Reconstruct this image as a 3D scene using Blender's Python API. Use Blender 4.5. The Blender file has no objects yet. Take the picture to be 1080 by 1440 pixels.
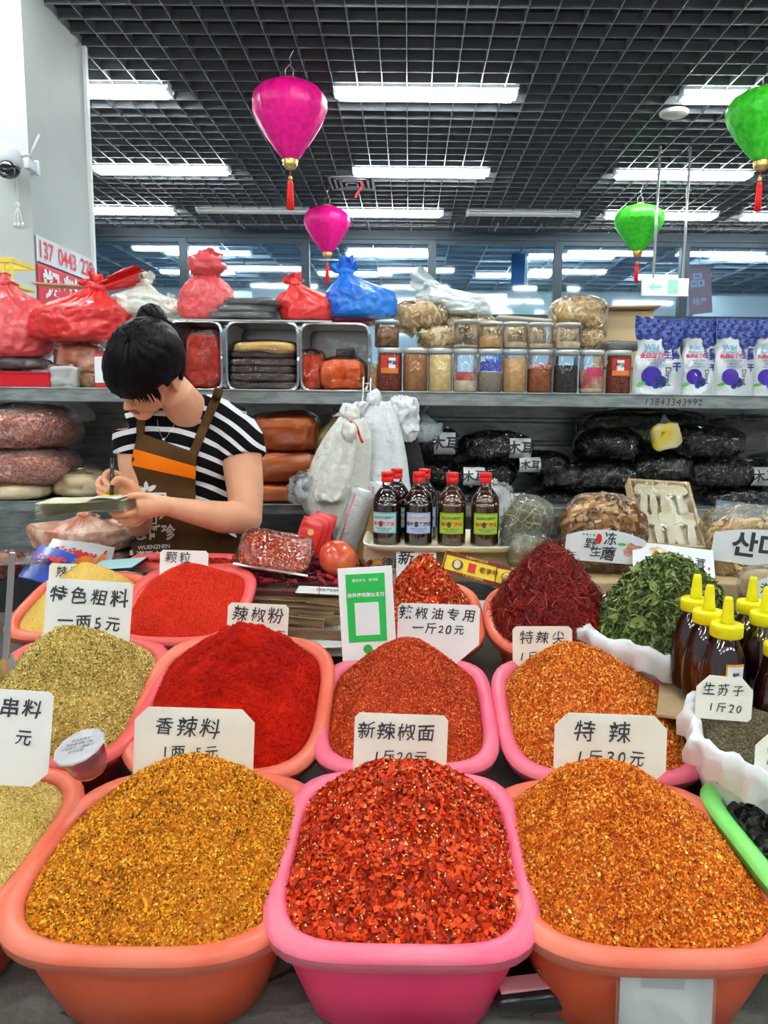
import bpy, bmesh, math, random
import numpy as np
from mathutils import Vector, Matrix, noise
from mathutils.bvhtree import BVHTree
random.seed(7)
rng = np.random.default_rng(11)
PI = math.pi
R = math.radians
scene = bpy.context.scene
COL = scene.collection

# ------------------------------------------------------------------ camera
FPX = 1083.0
CAM = Vector((0, 0, 1.40))
SHIFT = 27.0
CR = Matrix.Rotation(R(0.35), 3, 'Z') @ Matrix.Rotation(R(90 - 8.0), 3, 'X') @ Matrix.Rotation(R(0.65), 3, 'Z')
cd = bpy.data.cameras.new('camera')
cam = bpy.data.objects.new('camera', cd)
COL.objects.link(cam)
cam.matrix_world = Matrix.Translation(CAM) @ CR.to_4x4()
cd.sensor_width = 36
cd.lens = FPX / 1440 * 36
cd.shift_x = -SHIFT / 1440
cd.clip_start = 0.05
cd.clip_end = 100
scene.camera = cam

# ------------------------------------------------------------------ world, exposure
w = bpy.data.worlds.new('world')
scene.world = w
w.use_nodes = True
w.node_tree.nodes['Background'].inputs[0].default_value = (0.86, 0.92, 1.0, 1)
w.node_tree.nodes['Background'].inputs[1].default_value = 0.30
scene.view_settings.view_transform = 'Standard'
scene.view_settings.look = 'None'
scene.view_settings.gamma = 1
scene.view_settings.exposure = 0.12
scene.view_settings.use_curve_mapping = False
LAMP_ON = 36.0


def W(px, py, D):
    "the point seen at (px, py) of the photograph at distance D in front of the stall's customer"
    d = CR @ Vector(((px - 540 - SHIFT) / FPX, -(py - 720) / FPX, -1))
    return CAM + d * (D / d.y)


def mpp(P):
    "metres per photograph pixel at P"
    return -((CR.transposed() @ (Vector(P) - CAM)).z) / FPX


def WZ(px, z, D):
    "the point on the line of column px at height z and distance D"
    a, b = 0.0, 1440.0
    for _ in range(40):
        m = (a + b) / 2
        if W(px, m, D).z > z:
            a = m
        else:
            b = m
    return W(px, a, D)


# ------------------------------------------------------------------ materials
_m = {}


def _nt(name):
    m = bpy.data.materials.new(name)
    m.use_nodes = True
    nt = m.node_tree
    return m, nt, nt.nodes['Principled BSDF'], nt.nodes, nt.links


def M(name, c=(.5, .5, .5), rough=.5, metal=0, c2=None, scale=20, bump=None, coat=0, sss=0, emit=None, detail=4, lo=.4, hi=.6, spec=.32, stretch=None, sheen=0, c3=None):
    if name in _m:
        return _m[name]
    m, nt, p, N, L = _nt(name)
    p.inputs['Base Color'].default_value = (*c, 1)
    p.inputs['Roughness'].default_value = rough
    p.inputs['Metallic'].default_value = metal
    p.inputs['Specular IOR Level'].default_value = spec
    p.inputs['Coat Weight'].default_value = coat
    p.inputs['Coat Roughness'].default_value = .12
    if sheen:
        p.inputs['Sheen Weight'].default_value = sheen
    if sss:
        p.inputs['Subsurface Weight'].default_value = sss
        p.inputs['Subsurface Radius'].default_value = (.02, .008, .005)
        p.inputs['Subsurface Scale'].default_value = .5
    vec = None
    if c2 or bump:
        tc = N.new('ShaderNodeTexCoord')
        vec = tc.outputs['Object']
        if stretch:
            mp = N.new('ShaderNodeMapping')
            mp.inputs['Scale'].default_value = stretch
            L.new(vec, mp.inputs[0])
            vec = mp.outputs[0]
    if c2:
        n = N.new('ShaderNodeTexNoise')
        n.inputs['Scale'].default_value = scale
        n.inputs['Detail'].default_value = detail
        L.new(vec, n.inputs['Vector'])
        r = N.new('ShaderNodeValToRGB')
        r.color_ramp.elements[0].position = lo
        r.color_ramp.elements[1].position = hi
        r.color_ramp.elements[0].color = (*c, 1)
        r.color_ramp.elements[1].color = (*c2, 1)
        if c3:
            e = r.color_ramp.elements.new(min(hi + .1, 1))
            e.color = (*c3, 1)
        L.new(n.outputs['Fac'], r.inputs[0])
        L.new(r.outputs[0], p.inputs['Base Color'])
    if bump:
        n = N.new('ShaderNodeTexNoise')
        n.inputs['Scale'].default_value = bump[0]
        n.inputs['Detail'].default_value = 5
        L.new(vec, n.inputs['Vector'])
        b = N.new('ShaderNodeBump')
        b.inputs['Strength'].default_value = bump[1]
        b.inputs['Distance'].default_value = bump[2] if len(bump) > 2 else .01
        L.new(n.outputs['Fac'], b.inputs['Height'])
        L.new(b.outputs[0], p.inputs['Normal'])
    if emit:
        p.inputs['Emission Color'].default_value = (*emit[0], 1)
        p.inputs['Emission Strength'].default_value = emit[1]
    _m[name] = m
    return m


def MR(name, stops, rough=.6, attr='rnd', spec=.25, coat=0, sss=0, patch=.35, pscale=14):
    "material whose colour runs along a ramp of the piece's own random number"
    if name in _m:
        return _m[name]
    m, nt, p, N, L = _nt(name)
    a = N.new('ShaderNodeAttribute')
    a.attribute_name = attr
    r = N.new('ShaderNodeValToRGB')
    el = r.color_ramp.elements
    while len(el) < len(stops):
        el.new(.5)
    for e, (pos, c) in zip(el, stops):
        e.position = pos
        e.color = (*c, 1)
    tc = N.new('ShaderNodeTexCoord')
    nz = N.new('ShaderNodeTexNoise')
    nz.inputs['Scale'].default_value = pscale
    nz.inputs['Detail'].default_value = 4
    L.new(tc.outputs['Object'], nz.inputs['Vector'])
    ma_ = N.new('ShaderNodeMath')
    ma_.operation = 'MULTIPLY_ADD'
    ma_.inputs[1].default_value = patch
    ma_.inputs[2].default_value = -patch / 2
    L.new(nz.outputs['Fac'], ma_.inputs[0])
    ad = N.new('ShaderNodeMath')
    ad.operation = 'ADD'
    L.new(a.outputs['Fac'], ad.inputs[0])
    L.new(ma_.outputs[0], ad.inputs[1])
    L.new(ad.outputs[0], r.inputs[0])
    L.new(r.outputs[0], p.inputs['Base Color'])
    p.inputs['Roughness'].default_value = rough
    p.inputs['Specular IOR Level'].default_value = spec
    p.inputs['Coat Weight'].default_value = coat
    _m[name] = m
    return m


def FILM(name, fac=.25, c=(.95, .97, 1), rough=.12, bump=(60, .8), tint=(1, 1, 1), milk=None, dist=.008, gloss=1.0):
    "thin plastic film or glass: see-through, with a glossy wrinkled skin and some milkiness"
    if name in _m:
        return _m[name]
    m, nt, p, N, L = _nt(name)
    N.remove(p)
    if milk is None:
        milk = max(0, fac - .12) * 1.1
    t = N.new('ShaderNodeBsdfTransparent')
    t.inputs[0].default_value = (*tint, 1)
    g = N.new('ShaderNodeBsdfGlossy')
    g.inputs['Color'].default_value = (1, 1, 1, 1)
    g.inputs['Roughness'].default_value = rough
    df = N.new('ShaderNodeBsdfDiffuse')
    df.inputs[0].default_value = (*c, 1)
    m1 = N.new('ShaderNodeMixShader')
    m1.inputs[0].default_value = milk
    L.new(t.outputs[0], m1.inputs[1])
    L.new(df.outputs[0], m1.inputs[2])
    fr = N.new('ShaderNodeFresnel')
    fr.inputs[0].default_value = 1.55
    mr = N.new('ShaderNodeMath')
    mr.operation = 'MULTIPLY'
    mr.use_clamp = True
    mr.inputs[1].default_value = gloss
    L.new(fr.outputs[0], mr.inputs[0])
    mx = N.new('ShaderNodeMixShader')
    L.new(mr.outputs[0], mx.inputs[0])
    L.new(m1.outputs[0], mx.inputs[1])
    L.new(g.outputs[0], mx.inputs[2])
    L.new(mx.outputs[0], N['Material Output'].inputs[0])
    if bump:
        tc = N.new('ShaderNodeTexCoord')
        n = N.new('ShaderNodeTexNoise')
        n.inputs['Scale'].default_value = bump[0]
        n.inputs['Detail'].default_value = 3
        n.inputs['Distortion'].default_value = 1.8
        L.new(tc.outputs['Object'], n.inputs['Vector'])
        b = N.new('ShaderNodeBump')
        b.inputs['Strength'].default_value = min(1, bump[1])
        b.inputs['Distance'].default_value = dist
        L.new(n.outputs['Fac'], b.inputs['Height'])
        for q in (g, fr, df):
            L.new(b.outputs[0], q.inputs['Normal'])
    _m[name] = m
    return m


# ------------------------------------------------------------------ shape helpers: each gives (verts, faces)
def join(*parts):
    V, F = [], []
    for v, f in parts:
        o = len(V)
        V += [tuple(x) for x in v]
        F += [tuple(i + o for i in q) for q in f]
    return V, F


def xf(vf, m):
    if not isinstance(m, Matrix):
        m = Matrix.Translation(m)
    return [tuple(m @ Vector(v)) for v in vf[0]], vf[1]


def rot(ax, deg):
    return Matrix.Rotation(R(deg), 4, ax)


def T(x, y=0, z=0):
    return Matrix.Translation((x, y, z) if not hasattr(x, '__len__') else x)


def box(sx, sy, sz, b=0, c=(0, 0, 0), seg=2):
    "box with its base centre at c"
    bm = bmesh.new()
    bmesh.ops.create_cube(bm, size=1)
    for v in bm.verts:
        v.co = Vector((v.co.x * sx, v.co.y * sy, (v.co.z + .5) * sz))
    if b:
        bmesh.ops.bevel(bm, geom=bm.edges[:], offset=b, segments=seg, affect='EDGES', profile=.5)
    bm.verts.index_update()
    V = [(v.co.x + c[0], v.co.y + c[1], v.co.z + c[2]) for v in bm.verts]
    F = [tuple(v.index for v in f.verts) for f in bm.faces]
    bm.free()
    return V, F


def loft(rings, closed=True, cap=True):
    n = len(rings[0])
    V = [tuple(p) for r in rings for p in r]
    F = []
    for i in range(len(rings) - 1):
        for j in range(n if closed else n - 1):
            k = (j + 1) % n
            F.append((i * n + j, i * n + k, (i + 1) * n + k, (i + 1) * n + j))
    if cap and closed:
        F.append(tuple(range(n - 1, -1, -1)))
        o = (len(rings) - 1) * n
        F.append(tuple(range(o, o + n)))
    return V, F


def lathe(prof, seg=28, cap=True, fn=None):
    rings = []
    for r, z in prof:
        ring = []
        for j in range(seg):
            a = 2 * PI * j / seg
            q = r * (fn(a, z) if fn else 1)
            ring.append((q * math.cos(a), q * math.sin(a), z))
        rings.append(ring)
    return loft(rings, True, cap)


def tube(pts, rad, seg=8, cap=True):
    pts = [Vector(p) for p in pts]
    if not hasattr(rad, '__len__'):
        rad = [rad] * len(pts)
    rings = []
    up = None
    for i, p in enumerate(pts):
        d = (pts[min(i + 1, len(pts) - 1)] - pts[max(i - 1, 0)])
        if d.length < 1e-9:
            d = Vector((0, 0, 1))
        d.normalize()
        if up is None:
            up = d.orthogonal().normalized()
        up = (up - d * up.dot(d))
        if up.length < 1e-6:
            up = d.orthogonal()
        up.normalize()
        s = d.cross(up)
        r = rad[i]
        rings.append([tuple(p + (up * math.cos(a) + s * math.sin(a)) * r) for a in [2 * PI * j / seg for j in range(seg)]])
    return loft(rings, True, cap)


def smoothpath(pts, n=6):
    "Catmull-Rom through points (any dimension)"
    P = [np.array(p, float) for p in pts]
    P = [2 * P[0] - P[1]] + P + [2 * P[-1] - P[-2]]
    out = []
    for i in range(1, len(P) - 2):
        for k in range(n):
            t = k / n
            a, b, c, d = P[i - 1:i + 3]
            out.append(.5 * (2 * b + (c - a) * t + (2 * a - 5 * b + 4 * c - d) * t * t + (3 * b - a - 3 * c + d) * t ** 3))
    out.append(P[-2])
    return out


def ball(rx, ry, rz, c=(0, 0, 0), seg=20, rings=12, e=1.0):
    V, F = [], []
    def sg(x, p):
        return math.copysign(abs(x) ** p, x)
    rr = []
    for i in range(1, rings):
        t = -PI / 2 + PI * i / rings
        rr.append([(c[0] + rx * sg(math.cos(t), e) * sg(math.cos(2 * PI * j / seg), e),
                    c[1] + ry * sg(math.cos(t), e) * sg(math.sin(2 * PI * j / seg), e),
                    c[2] + rz * sg(math.sin(t), e)) for j in range(seg)])
    V, F = loft(rr, True, False)
    n = len(V)
    V += [(c[0], c[1], c[2] - rz), (c[0], c[1], c[2] + rz)]
    for j in range(seg):
        F.append((n, (j + 1) % seg, j))
        o = (rings - 2) * seg
        F.append((n + 1, o + j, o + (j + 1) % seg))
    return V, F


def grid(nu, nv, fn):
    V = [tuple(fn(i / (nu - 1), j / (nv - 1))) for j in range(nv) for i in range(nu)]
    F = [(j * nu + i, j * nu + i + 1, (j + 1) * nu + i + 1, (j + 1) * nu + i) for j in range(nv - 1) for i in range(nu - 1)]
    return V, F


def prism(poly, y0, y1):
    "polygon in x,z pushed from y0 to y1"
    n = len(poly)
    V = [(x, y0, z) for x, z in poly] + [(x, y1, z) for x, z in poly]
    F = [tuple(range(n)), tuple(range(2 * n - 1, n - 1, -1))] + [(i, i + n, (i + 1) % n + n, (i + 1) % n) for i in range(n)]
    return V, F


def crumple(vf, amp, freq, seed=0, c=None, ridge=True):
    V, F = vf
    if c is None:
        c = np.mean(np.array(V), axis=0)
    c = Vector(c)
    out = []
    o = Vector((seed * 7.3, seed * 3.1, seed * 1.7))
    for v in V:
        v = Vector(v)
        d = (v - c)
        d = d.normalized() if d.length > 1e-6 else d
        q = v * freq + o
        n1 = noise.noise(q)
        n2 = noise.noise(q * 2.3 + Vector((5, 5, 5)))
        h = ((.35 - abs(n1)) * 1.2 + (.3 - abs(n2)) * .6) if ridge else (n1 + .5 * n2)
        out.append(tuple(v + d * amp * h))
    return out, F


# ------------------------------------------------------------------ objects
def mesh_of(name, vf, m, smooth=True, rnd=None):
    me = bpy.data.meshes.new(name)
    V, F = vf
    if isinstance(F, np.ndarray) or (len(F) and isinstance(F[0], np.ndarray) and F[0].ndim == 2):
        Fs = [F] if isinstance(F, np.ndarray) else F
        V = np.asarray(V, np.float32)
        me.vertices.add(len(V))
        me.vertices.foreach_set('co', V.ravel())
        tot = sum(f.size for f in Fs)
        me.loops.add(tot)
        me.loops.foreach_set('vertex_index', np.concatenate([f.ravel() for f in Fs]).astype(np.int32))
        nf = sum(len(f) for f in Fs)
        me.polygons.add(nf)
        st, o = [], 0
        for f in Fs:
            st.append(o + np.arange(len(f)) * f.shape[1])
            o += f.size
        me.polygons.foreach_set('loop_start', np.concatenate(st).astype(np.int32))
        me.update(calc_edges=True)
        me.validate()
    else:
        me.from_pydata([tuple(v) for v in V], [], [tuple(int(i) for i in f) for f in F])
        me.update()
    if smooth:
        me.polygons.foreach_set('use_smooth', [True] * len(me.polygons))
    if rnd is not None and len(rnd) == len(me.polygons):
        a = me.attributes.new('rnd', 'FLOAT', 'FACE')
        a.data.foreach_set('value', np.asarray(rnd, np.float32))
    if isinstance(m, (list, tuple)):
        for x in m:
            me.materials.append(x)
    elif m:
        me.materials.append(m)
    return me


def obj(name, vf, m, parent=None, smooth=True, loc=None, rnd=None, label=None, kind=None, mw=None):
    me = vf if isinstance(vf, bpy.types.Mesh) else mesh_of(name, vf, m, smooth, rnd)
    o = bpy.data.objects.new(name, me)
    COL.objects.link(o)
    if parent:
        o.parent = parent
    if mw is not None:
        o.matrix_local = mw
    elif loc is not None:
        o.location = loc
    if label:
        o['label'] = label
    if kind:
        o['kind'] = kind
    return o


def tag(o, label, cat, group=None, kind=None):
    o['label'] = label
    o['category'] = cat
    if group:
        o['group'] = group
    if kind:
        o['kind'] = kind
    return o


def thing(name, label, cat, mw, group=None):
    o = bpy.data.objects.new(name, None)
    o.empty_display_size = .05
    COL.objects.link(o)
    o.matrix_world = mw if isinstance(mw, Matrix) else Matrix.Translation(mw)
    return tag(o, label, cat, group)


def copy_tree(o, mw, label=None, group=None):
    r = o.copy()
    COL.objects.link(r)
    r.matrix_world = mw if isinstance(mw, Matrix) else Matrix.Translation(mw)
    if label:
        r['label'] = label
    if group:
        r['group'] = group
    for ch in o.children:
        c = ch.copy()
        COL.objects.link(c)
        c.parent = r
        for g in ch.children:
            d = g.copy()
            COL.objects.link(d)
            d.parent = c
    return r


def struct(name, vf, m, smooth=False, parent=None, loc=None):
    return obj(name, vf, m, parent, smooth, loc, kind='structure')


def sharp(o, ang=40):
    o.data.set_sharp_from_angle(angle=R(ang))
    return o


# ------------------------------------------------------------------ lettering
def text_vf(s, size=1.0, bold=0.0, spacing=1.0):
    cu = bpy.data.curves.new('t', 'FONT')
    cu.body = s
    cu.size = size
    cu.offset = bold * size
    cu.align_x = 'CENTER'
    cu.align_y = 'CENTER'
    cu.space_character = spacing
    cu.resolution_u = 3
    o = bpy.data.objects.new('t', cu)
    COL.objects.link(o)
    dg = bpy.context.evaluated_depsgraph_get()
    me = o.evaluated_get(dg).to_mesh()
    V = [tuple(v.co) for v in me.vertices]
    F = [tuple(p.vertices) for p in me.polygons]
    o.evaluated_get(dg).to_mesh_clear()
    bpy.data.objects.remove(o)
    bpy.data.curves.remove(cu)
    return V, F


_tc = {}


def glyph(ch, bold):
    k = (ch, bold)
    if k not in _tc:
        _tc[k] = text_vf(ch, 1.0, bold)
    return _tc[k]


def hand(s, size, bold=.012, pitch=None, wob=.05, rr=random):
    "hand-brushed line: every sign turned, sized and warped a little; flat in x,y and centred"
    parts = []
    x = 0
    for ch in s:
        wch = (.6 if ord(ch) < 256 else 1.0) * (pitch or 1.05)
        if ch != ' ':
            v, f = glyph(ch, bold)
            if v:
                a = np.array(v)
                cx = (a[:, 0].min() + a[:, 0].max()) / 2
                t = R(rr.uniform(-6, 6))
                k = rr.uniform(.9, 1.08)
                o = Vector((rr.random() * 50, rr.random() * 50, 0))
                out = []
                for p in v:
                    px, py = p[0] - cx, p[1]
                    n1 = noise.noise(Vector((px * 2.2, py * 2.2, 0)) + o) * wob * 2
                    n2 = noise.noise(Vector((px * 2.2, py * 2.2, 9)) + o) * wob * 2
                    px, py = px + n1 + .1 * py, py + n2
                    px, py = k * (px * math.cos(t) - py * math.sin(t)), k * (px * math.sin(t) + py * math.cos(t))
                    out.append(((px + x + wch / 2) * size, (py + rr.uniform(0, 0)) * size, 0))
                parts.append((out, f))
        else:
            wch *= .8
        x += wch
    if not parts:
        return [], []
    V, F = join(*parts)
    return [(v[0] - x * size / 2, v[1], 0) for v in V], F


def card_text(vf, x, z, y=-.0015, turn=0):
    "stand flat lettering up on a card's front face (facing -y)"
    c, s = math.cos(R(turn)), math.sin(R(turn))
    return [(x + v[0] * c - v[1] * s, y, z + v[0] * s + v[1] * c) for v in vf[0]], vf[1]


def onto(vf, fn):
    "wrap flat (x,y) lettering onto the surface fn(x,y) -> point"
    return [tuple(fn(v[0], v[1])) for v in vf[0]], vf[1]


def disc(r, n=16, x=0, y=0, ry=None):
    ry = ry or r
    return [(x + r * math.cos(2 * PI * i / n), y + ry * math.sin(2 * PI * i / n), 0) for i in range(n)], [tuple(range(n))]


def rect(w, h, x=0, y=0, nu=2, nv=2):
    return grid(nu, nv, lambda u, v: (x + (u - .5) * w, y + (v - .5) * h, 0))
# ================================================================== THE HALL
CEIL = 3.455
m_grid = M('grid_paint', (.20, .21, .235), .3, .3)
m_black = M('void_black', (.006, .007, .008), .9)
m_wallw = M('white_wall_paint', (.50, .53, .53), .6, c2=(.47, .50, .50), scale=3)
m_frame = M('window_frame_grey', (.035, .05, .065), .4, .3)
m_floor = M('floor_tile', (.45, .45, .44), .3, c2=(.4, .4, .39), scale=2)
m_white = M('white_enamel', (.85, .87, .87), .35)
m_tube = M('tube_light', (1, 1, 1), .5, emit=((.93, 1.0, .98), LAMP_ON))
m_tubeoff = M('tube_off', (.75, .76, .74), .3)

struct('floor', box(16, 26, .1, c=(1.5, 8, -.1)), m_floor)
ceiling = struct('ceiling', box(16, 14.0, .05, c=(1.5, 2.15, CEIL + .45)), m_black)
XL, XR, YN, YF = -5.2, 6.2, -4.0, 9.66
cell = .16
# long blades running away from the stall, short blades across: one object each
me_long = mesh_of('grid_blade', box(.006, YF - YN, .055, c=(0, (YF + YN) / 2, CEIL)), m_grid, False)
me_cross = mesh_of('grid_blade', box(XR - XL, .006, .055, c=((XL + XR) / 2, 0, CEIL)), m_grid, False)
nx = int((XR - XL) / cell)
for i in range(nx + 1):
    obj('grid_blade', me_long, None, ceiling, loc=(XL + .04 + i * cell, 0, 0))
y = 2.6
while y < YF:
    obj('grid_blade', me_cross, None, ceiling, loc=(0, y, .0005))
    y += cell
nearg = []
y = YN
while y < 2.55:
    nearg.append(box(XR - XL, .006, .055, c=((XL + XR) / 2, y, CEIL)))
    y += cell
obj('grid_blades_overhead', join(*nearg), m_grid, ceiling, False, kind='stuff')

# pillar on the left
PB = 4.85
PX = W(118, 90, PB).x


def depth_at(px, py, x):
    return min((abs(W(px, py, d / 100).x - x), d / 100) for d in range(250, 600))[1]


PA = depth_at(40, 200, PX)
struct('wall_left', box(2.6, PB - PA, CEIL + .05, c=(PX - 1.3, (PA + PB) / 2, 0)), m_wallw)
struct('trim_1', box(.03, .03, CEIL - .0, c=(PX + .005, PB - .005, 0)), M('trim_white', (.8, .82, .82), .4))

# window wall
YW = 9.70
ztop = CEIL
m_glassw = FILM('window_glass', .07, (.5, .62, .7), .05, None, (.70, .83, .93))
mull = [W(px, 400, YW).x for px in (84, 260, 430, 607, 783, 960, 1136)]
zt = W(573, 338, YW).z
zb = .1
struct('trim_2', box(13, .12, CEIL - zt + .12, c=(.5, YW, zt)), m_frame)
for i in range(len(mull) - 1):
    x0, x1 = mull[i], mull[i + 1]
    wn = struct('window_%d' % (i + 1), join(
        box(.10, .10, zt - zb, .004, c=(x1, YW, zb)),
        box(x1 - x0, .07, .05, c=((x0 + x1) / 2, YW, zt - .05)),
        box(x1 - x0, .07, .06, c=((x0 + x1) / 2, YW, W(573, 448, YW).z)),
        box(x1 - x0, .07, .1, c=((x0 + x1) / 2, YW, zb))), m_frame)
    obj('glass_pane', box(x1 - x0 - .1, .012, zt - zb - .1, c=((x0 + x1) / 2, YW + .01, zb + .05)), m_glassw, wn, False)

# the next hall beyond the glass
m_ceil2 = M('far_ceiling_blue', (.10, .17, .25), .5)
m_wire2 = M('far_grid_pale', (.55, .6, .63), .4, .2)
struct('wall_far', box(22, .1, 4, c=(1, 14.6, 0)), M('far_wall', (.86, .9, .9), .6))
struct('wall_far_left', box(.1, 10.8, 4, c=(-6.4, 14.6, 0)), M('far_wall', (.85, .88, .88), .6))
ceil2 = struct('ceiling_far', box(22, 10.9, .05, c=(1, 14.6, CEIL + .12)), m_ceil2)
fb = []
for i in range(34):
    fb.append(box(.012, 10.8, .05, c=(-8 + i * .5, 14.6, CEIL)))
for i in range(26):
    fb.append(box(20, .012, .05, c=(1, 9.4 + i * .42, CEIL)))
obj('grid_blades_far', join(*fb), m_wire2, ceil2, False, kind='stuff')
for px, w_, h_, lab in ((320, .9, 1.7, 'white'), (660, 1.2, 1.1, 'pale'), (1050, 1.6, 1.8, 'white')):
    P = W(px, 420, 13.2)
    a = struct('trim_%d' % (3 + (px > 400) + (px > 900)), box(w_, .4, 3.2, c=(P.x, 13.2, 0)), M('far_wall', (.85, .88, .88), .6))


# ------------------------------------------------------------------ lamps
def tube_lamp(x, y, label, on=True, proto={}):
    k = on
    mw = T(x, y, CEIL)
    lab = label
    grp = 'tube lamps on the grid ceiling'
    if k in proto:
        return copy_tree(proto[k], mw, lab, grp)
    t = thing('tube_lamp', lab, 'ceiling lamp', mw, grp)
    obj('tray', join(box(1.22, .14, .035, .004, c=(0, 0, .0)), box(1.22, .008, .035, c=(0, -.075, -.006)), box(1.22, .008, .035, c=(0, .075, -.006))), m_white, t, False)
    for s in (-1, 1):
        obj('end_cap', box(.03, .12, .04, .006, c=(s * .595, 0, -.035)), m_white, t, False)
        tb = tube([(-.58, s * .035, -.018), (.58, s * .035, -.018)], .016, 12)
        obj('tube', tb, m_tube if on else m_tubeoff, t)
    if on:
        obj('diffuser', box(1.15, .125, .012, .004, c=(0, 0, -.046)), m_tube, t, False)
    proto[k] = t
    return t


pos = {5.45: [(-2.22, 'near row, cut by the white pillar'), (.084, 'near row, right of the large pink lantern'), (2.38, 'near row, behind the large green lantern')],
       7.2: [(-2.23, 'middle row, beside the white pillar'), (.08, 'middle row, over the small pink lantern'), (2.40, 'middle row, above the small green lantern')]}
for y, l in pos.items():
    for x, s in l:
        tube_lamp(x, y, 'lit white tube lamp, ' + s)
for x, on, s in ((-3.16, True, 'far row, beside the white pillar'), (-1.71, False, 'far row, second from the pillar'), (-.265, True, 'far row, behind the small pink lantern'),
                 (1.2, False, 'far row, left of the green lantern'), (2.68, True, 'far row, behind the small green lantern'), (4.14, True, 'far row, rightmost at the frame edge')):
    tube_lamp(x, 8.68, ('lit' if on else 'unlit') + ' tube lamp, ' + s, on)
for y in (3.7, 1.95, .2, -1.55, -3.3):
    for x in (-2.19, .08, 2.35, 4.6) + ((-4.4,) if y < 3 else ()):
        tube_lamp(x, y, 'lit white tube lamp in the rows overhead, out of the frame')
for y in (11.0, 12.6):
    for i in range(4):
        tube_lamp(-3.9 + i * 2.5 + (y * 1.7) % 1.1, y, 'lit tube lamp of the next hall, seen through the windows')


# ------------------------------------------------------------------ lanterns
m_brass = M('brass', (.55, .38, .12), .35, .9)
m_tassel = M('tassel_red', (.85, .02, .02), .6)
m_wire = M('steel_wire', (.5, .5, .52), .35, .9)


def satin(name, c, c2):
    return M(name, c, .42, c2=c2, scale=30, spec=.3, bump=(40, .25), detail=6, lo=.35, hi=.7)


def lantern(px, py_top, py_bot, wpx, D, m, label, ceil_px):
    Pt, Pb = W(px, py_top, D), W(px, py_bot, D)
    H = Pt.z - Pb.z
    Rm = wpx / 2 * mpp((Pt + Pb) / 2)
    t = thing('paper_lantern', label, 'lantern', (Pt.x, D, Pb.z))
    prof = [(.04, .995), (.22, .99), (.5, .955), (.8, .88), (.96, .78), (1.0, .68), (.97, .6), (.86, .48), (.66, .32), (.42, .15), (.2, .02), (.13, 0)]
    prof = [(a[0], a[1]) for a in smoothpath(prof, 3)]
    ribs = 14
    body = lathe([(r * Rm, z * H) for r, z in prof][::-1], 84, True, fn=lambda a, z: 1 - .035 * abs(math.sin(ribs * a / 2)) ** .7 * 1.0 + .02)
    obj('shade', crumple(body, .006, 22, px), m, t)
    obj('top_cap', lathe([(.03, H - .002), (.045, H + .002), (.04, H + .014), (.02, H + .02)], 20), m_brass, t)
    obj('bottom_cap', lathe([(.012, -.05), (.03, -.045), (.045, -.02), (.042, -.012), (.05, 0), (.035, .012)], 20), m_brass, t)
    obj('bead', xf(ball(.012, .012, .014), (0, 0, -.1)), m_brass, t)
    obj('cord', tube([(0, 0, -.04), (0, 0, -.12)], .002, 6), m_tassel, t)
    strands = [ball(.017, .017, .02, (0, 0, -.13))]
    for i in range(26):
        a = i * 2.4
        r = .014 * math.sqrt((i + 1) / 26)
        strands.append(tube([(r * math.cos(a), r * math.sin(a), -.13), (r * 1.3 * math.cos(a), r * 1.3 * math.sin(a), -.2), (r * 1.5 * math.cos(a + .1), r * 1.5 * math.sin(a + .1), -.28)], .003, 5))
    obj('tassel', join(*strands), m_tassel, t)
    zc = CEIL - Pb.z
    obj('hook', join(tube([(-.02, 0, H + .0), (-.025, 0, H + .06), (.0, 0, H + .085), (.025, 0, H + .06), (.02, 0, H)], .0022, 6),
                     tube(smoothpath([(0, 0, H + .08), (.012, 0, H + .1), (.0, 0, H + .12)] + ([(.03, 0, zc)] if zc > H + .13 else []), 4), .0016, 6)), m_wire, t)


mag = satin('satin_magenta', (.72, .004, .22), (.50, .002, .14))
grn = satin('satin_green', (.02, .36, .01), (.06, .55, .03))
lantern(407, 113, 226, 104, 4.85, mag, 'large magenta satin lantern with red tassel, hung nearest the pillar', 75)
lantern(460, 290, 356, 64, 7.7, mag, 'small magenta satin lantern with red tassel, hung farther back', 262)
lantern(900, 288, 354, 68, 7.5, grn, 'small green satin lantern with red tassel, hung before the windows', 262)
lantern(1078, 124, 228, 102, 4.85, grn, 'large green satin lantern cut by the right frame edge', 75)

# exit sign on two rods
P1, P2 = W(903, 391, 6.5), W(967, 417, 6.5)
t = thing('exit_sign', 'white hanging exit sign with green running figure and arrow', 'exit sign', ((P1.x + P2.x) / 2, 6.5, P2.z))
w_, h_ = P2.x - P1.x, P1.z - P2.z
obj('panel', box(w_, .03, h_, .004), m_white, t, False)
m_exit = M('exit_green', (.25, .72, .45), .5, emit=((.3, .8, .5), .3))
arrow = [(-.13, .5), (-.09, .75), (-.09, .58), (-.03, .58), (-.03, .42), (-.09, .42), (-.09, .25)]
ex = prism([(x * 1.05, z * h_) for x, z in arrow][::-1], -.018, -.016)
door = prism([(.02, .12 * h_), (.02, .88 * h_), (.1, .88 * h_), (.1, .12 * h_)][::-1], -.018, -.0165)
obj('arrow', ex, m_exit, t, False)
obj('door_symbol', door, m_exit, t, False)
fig = join(tube([(.065, -.02, .6 * h_), (.055, -.02, .42 * h_)], .006, 6), tube([(.055, -.02, .42 * h_), (.075, -.02, .3 * h_), (.085, -.02, .2 * h_)], .004, 6),
           tube([(.055, -.02, .42 * h_), (.04, -.02, .32 * h_), (.03, -.02, .2 * h_)], .004, 6), tube([(.045, -.02, .5 * h_), (.065, -.02, .58 * h_), (.085, -.02, .48 * h_)], .003, 6), ball(.007, .003, .008, (.07, -.02, .72 * h_)))
obj('running_figure', fig, m_white, t)
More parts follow.
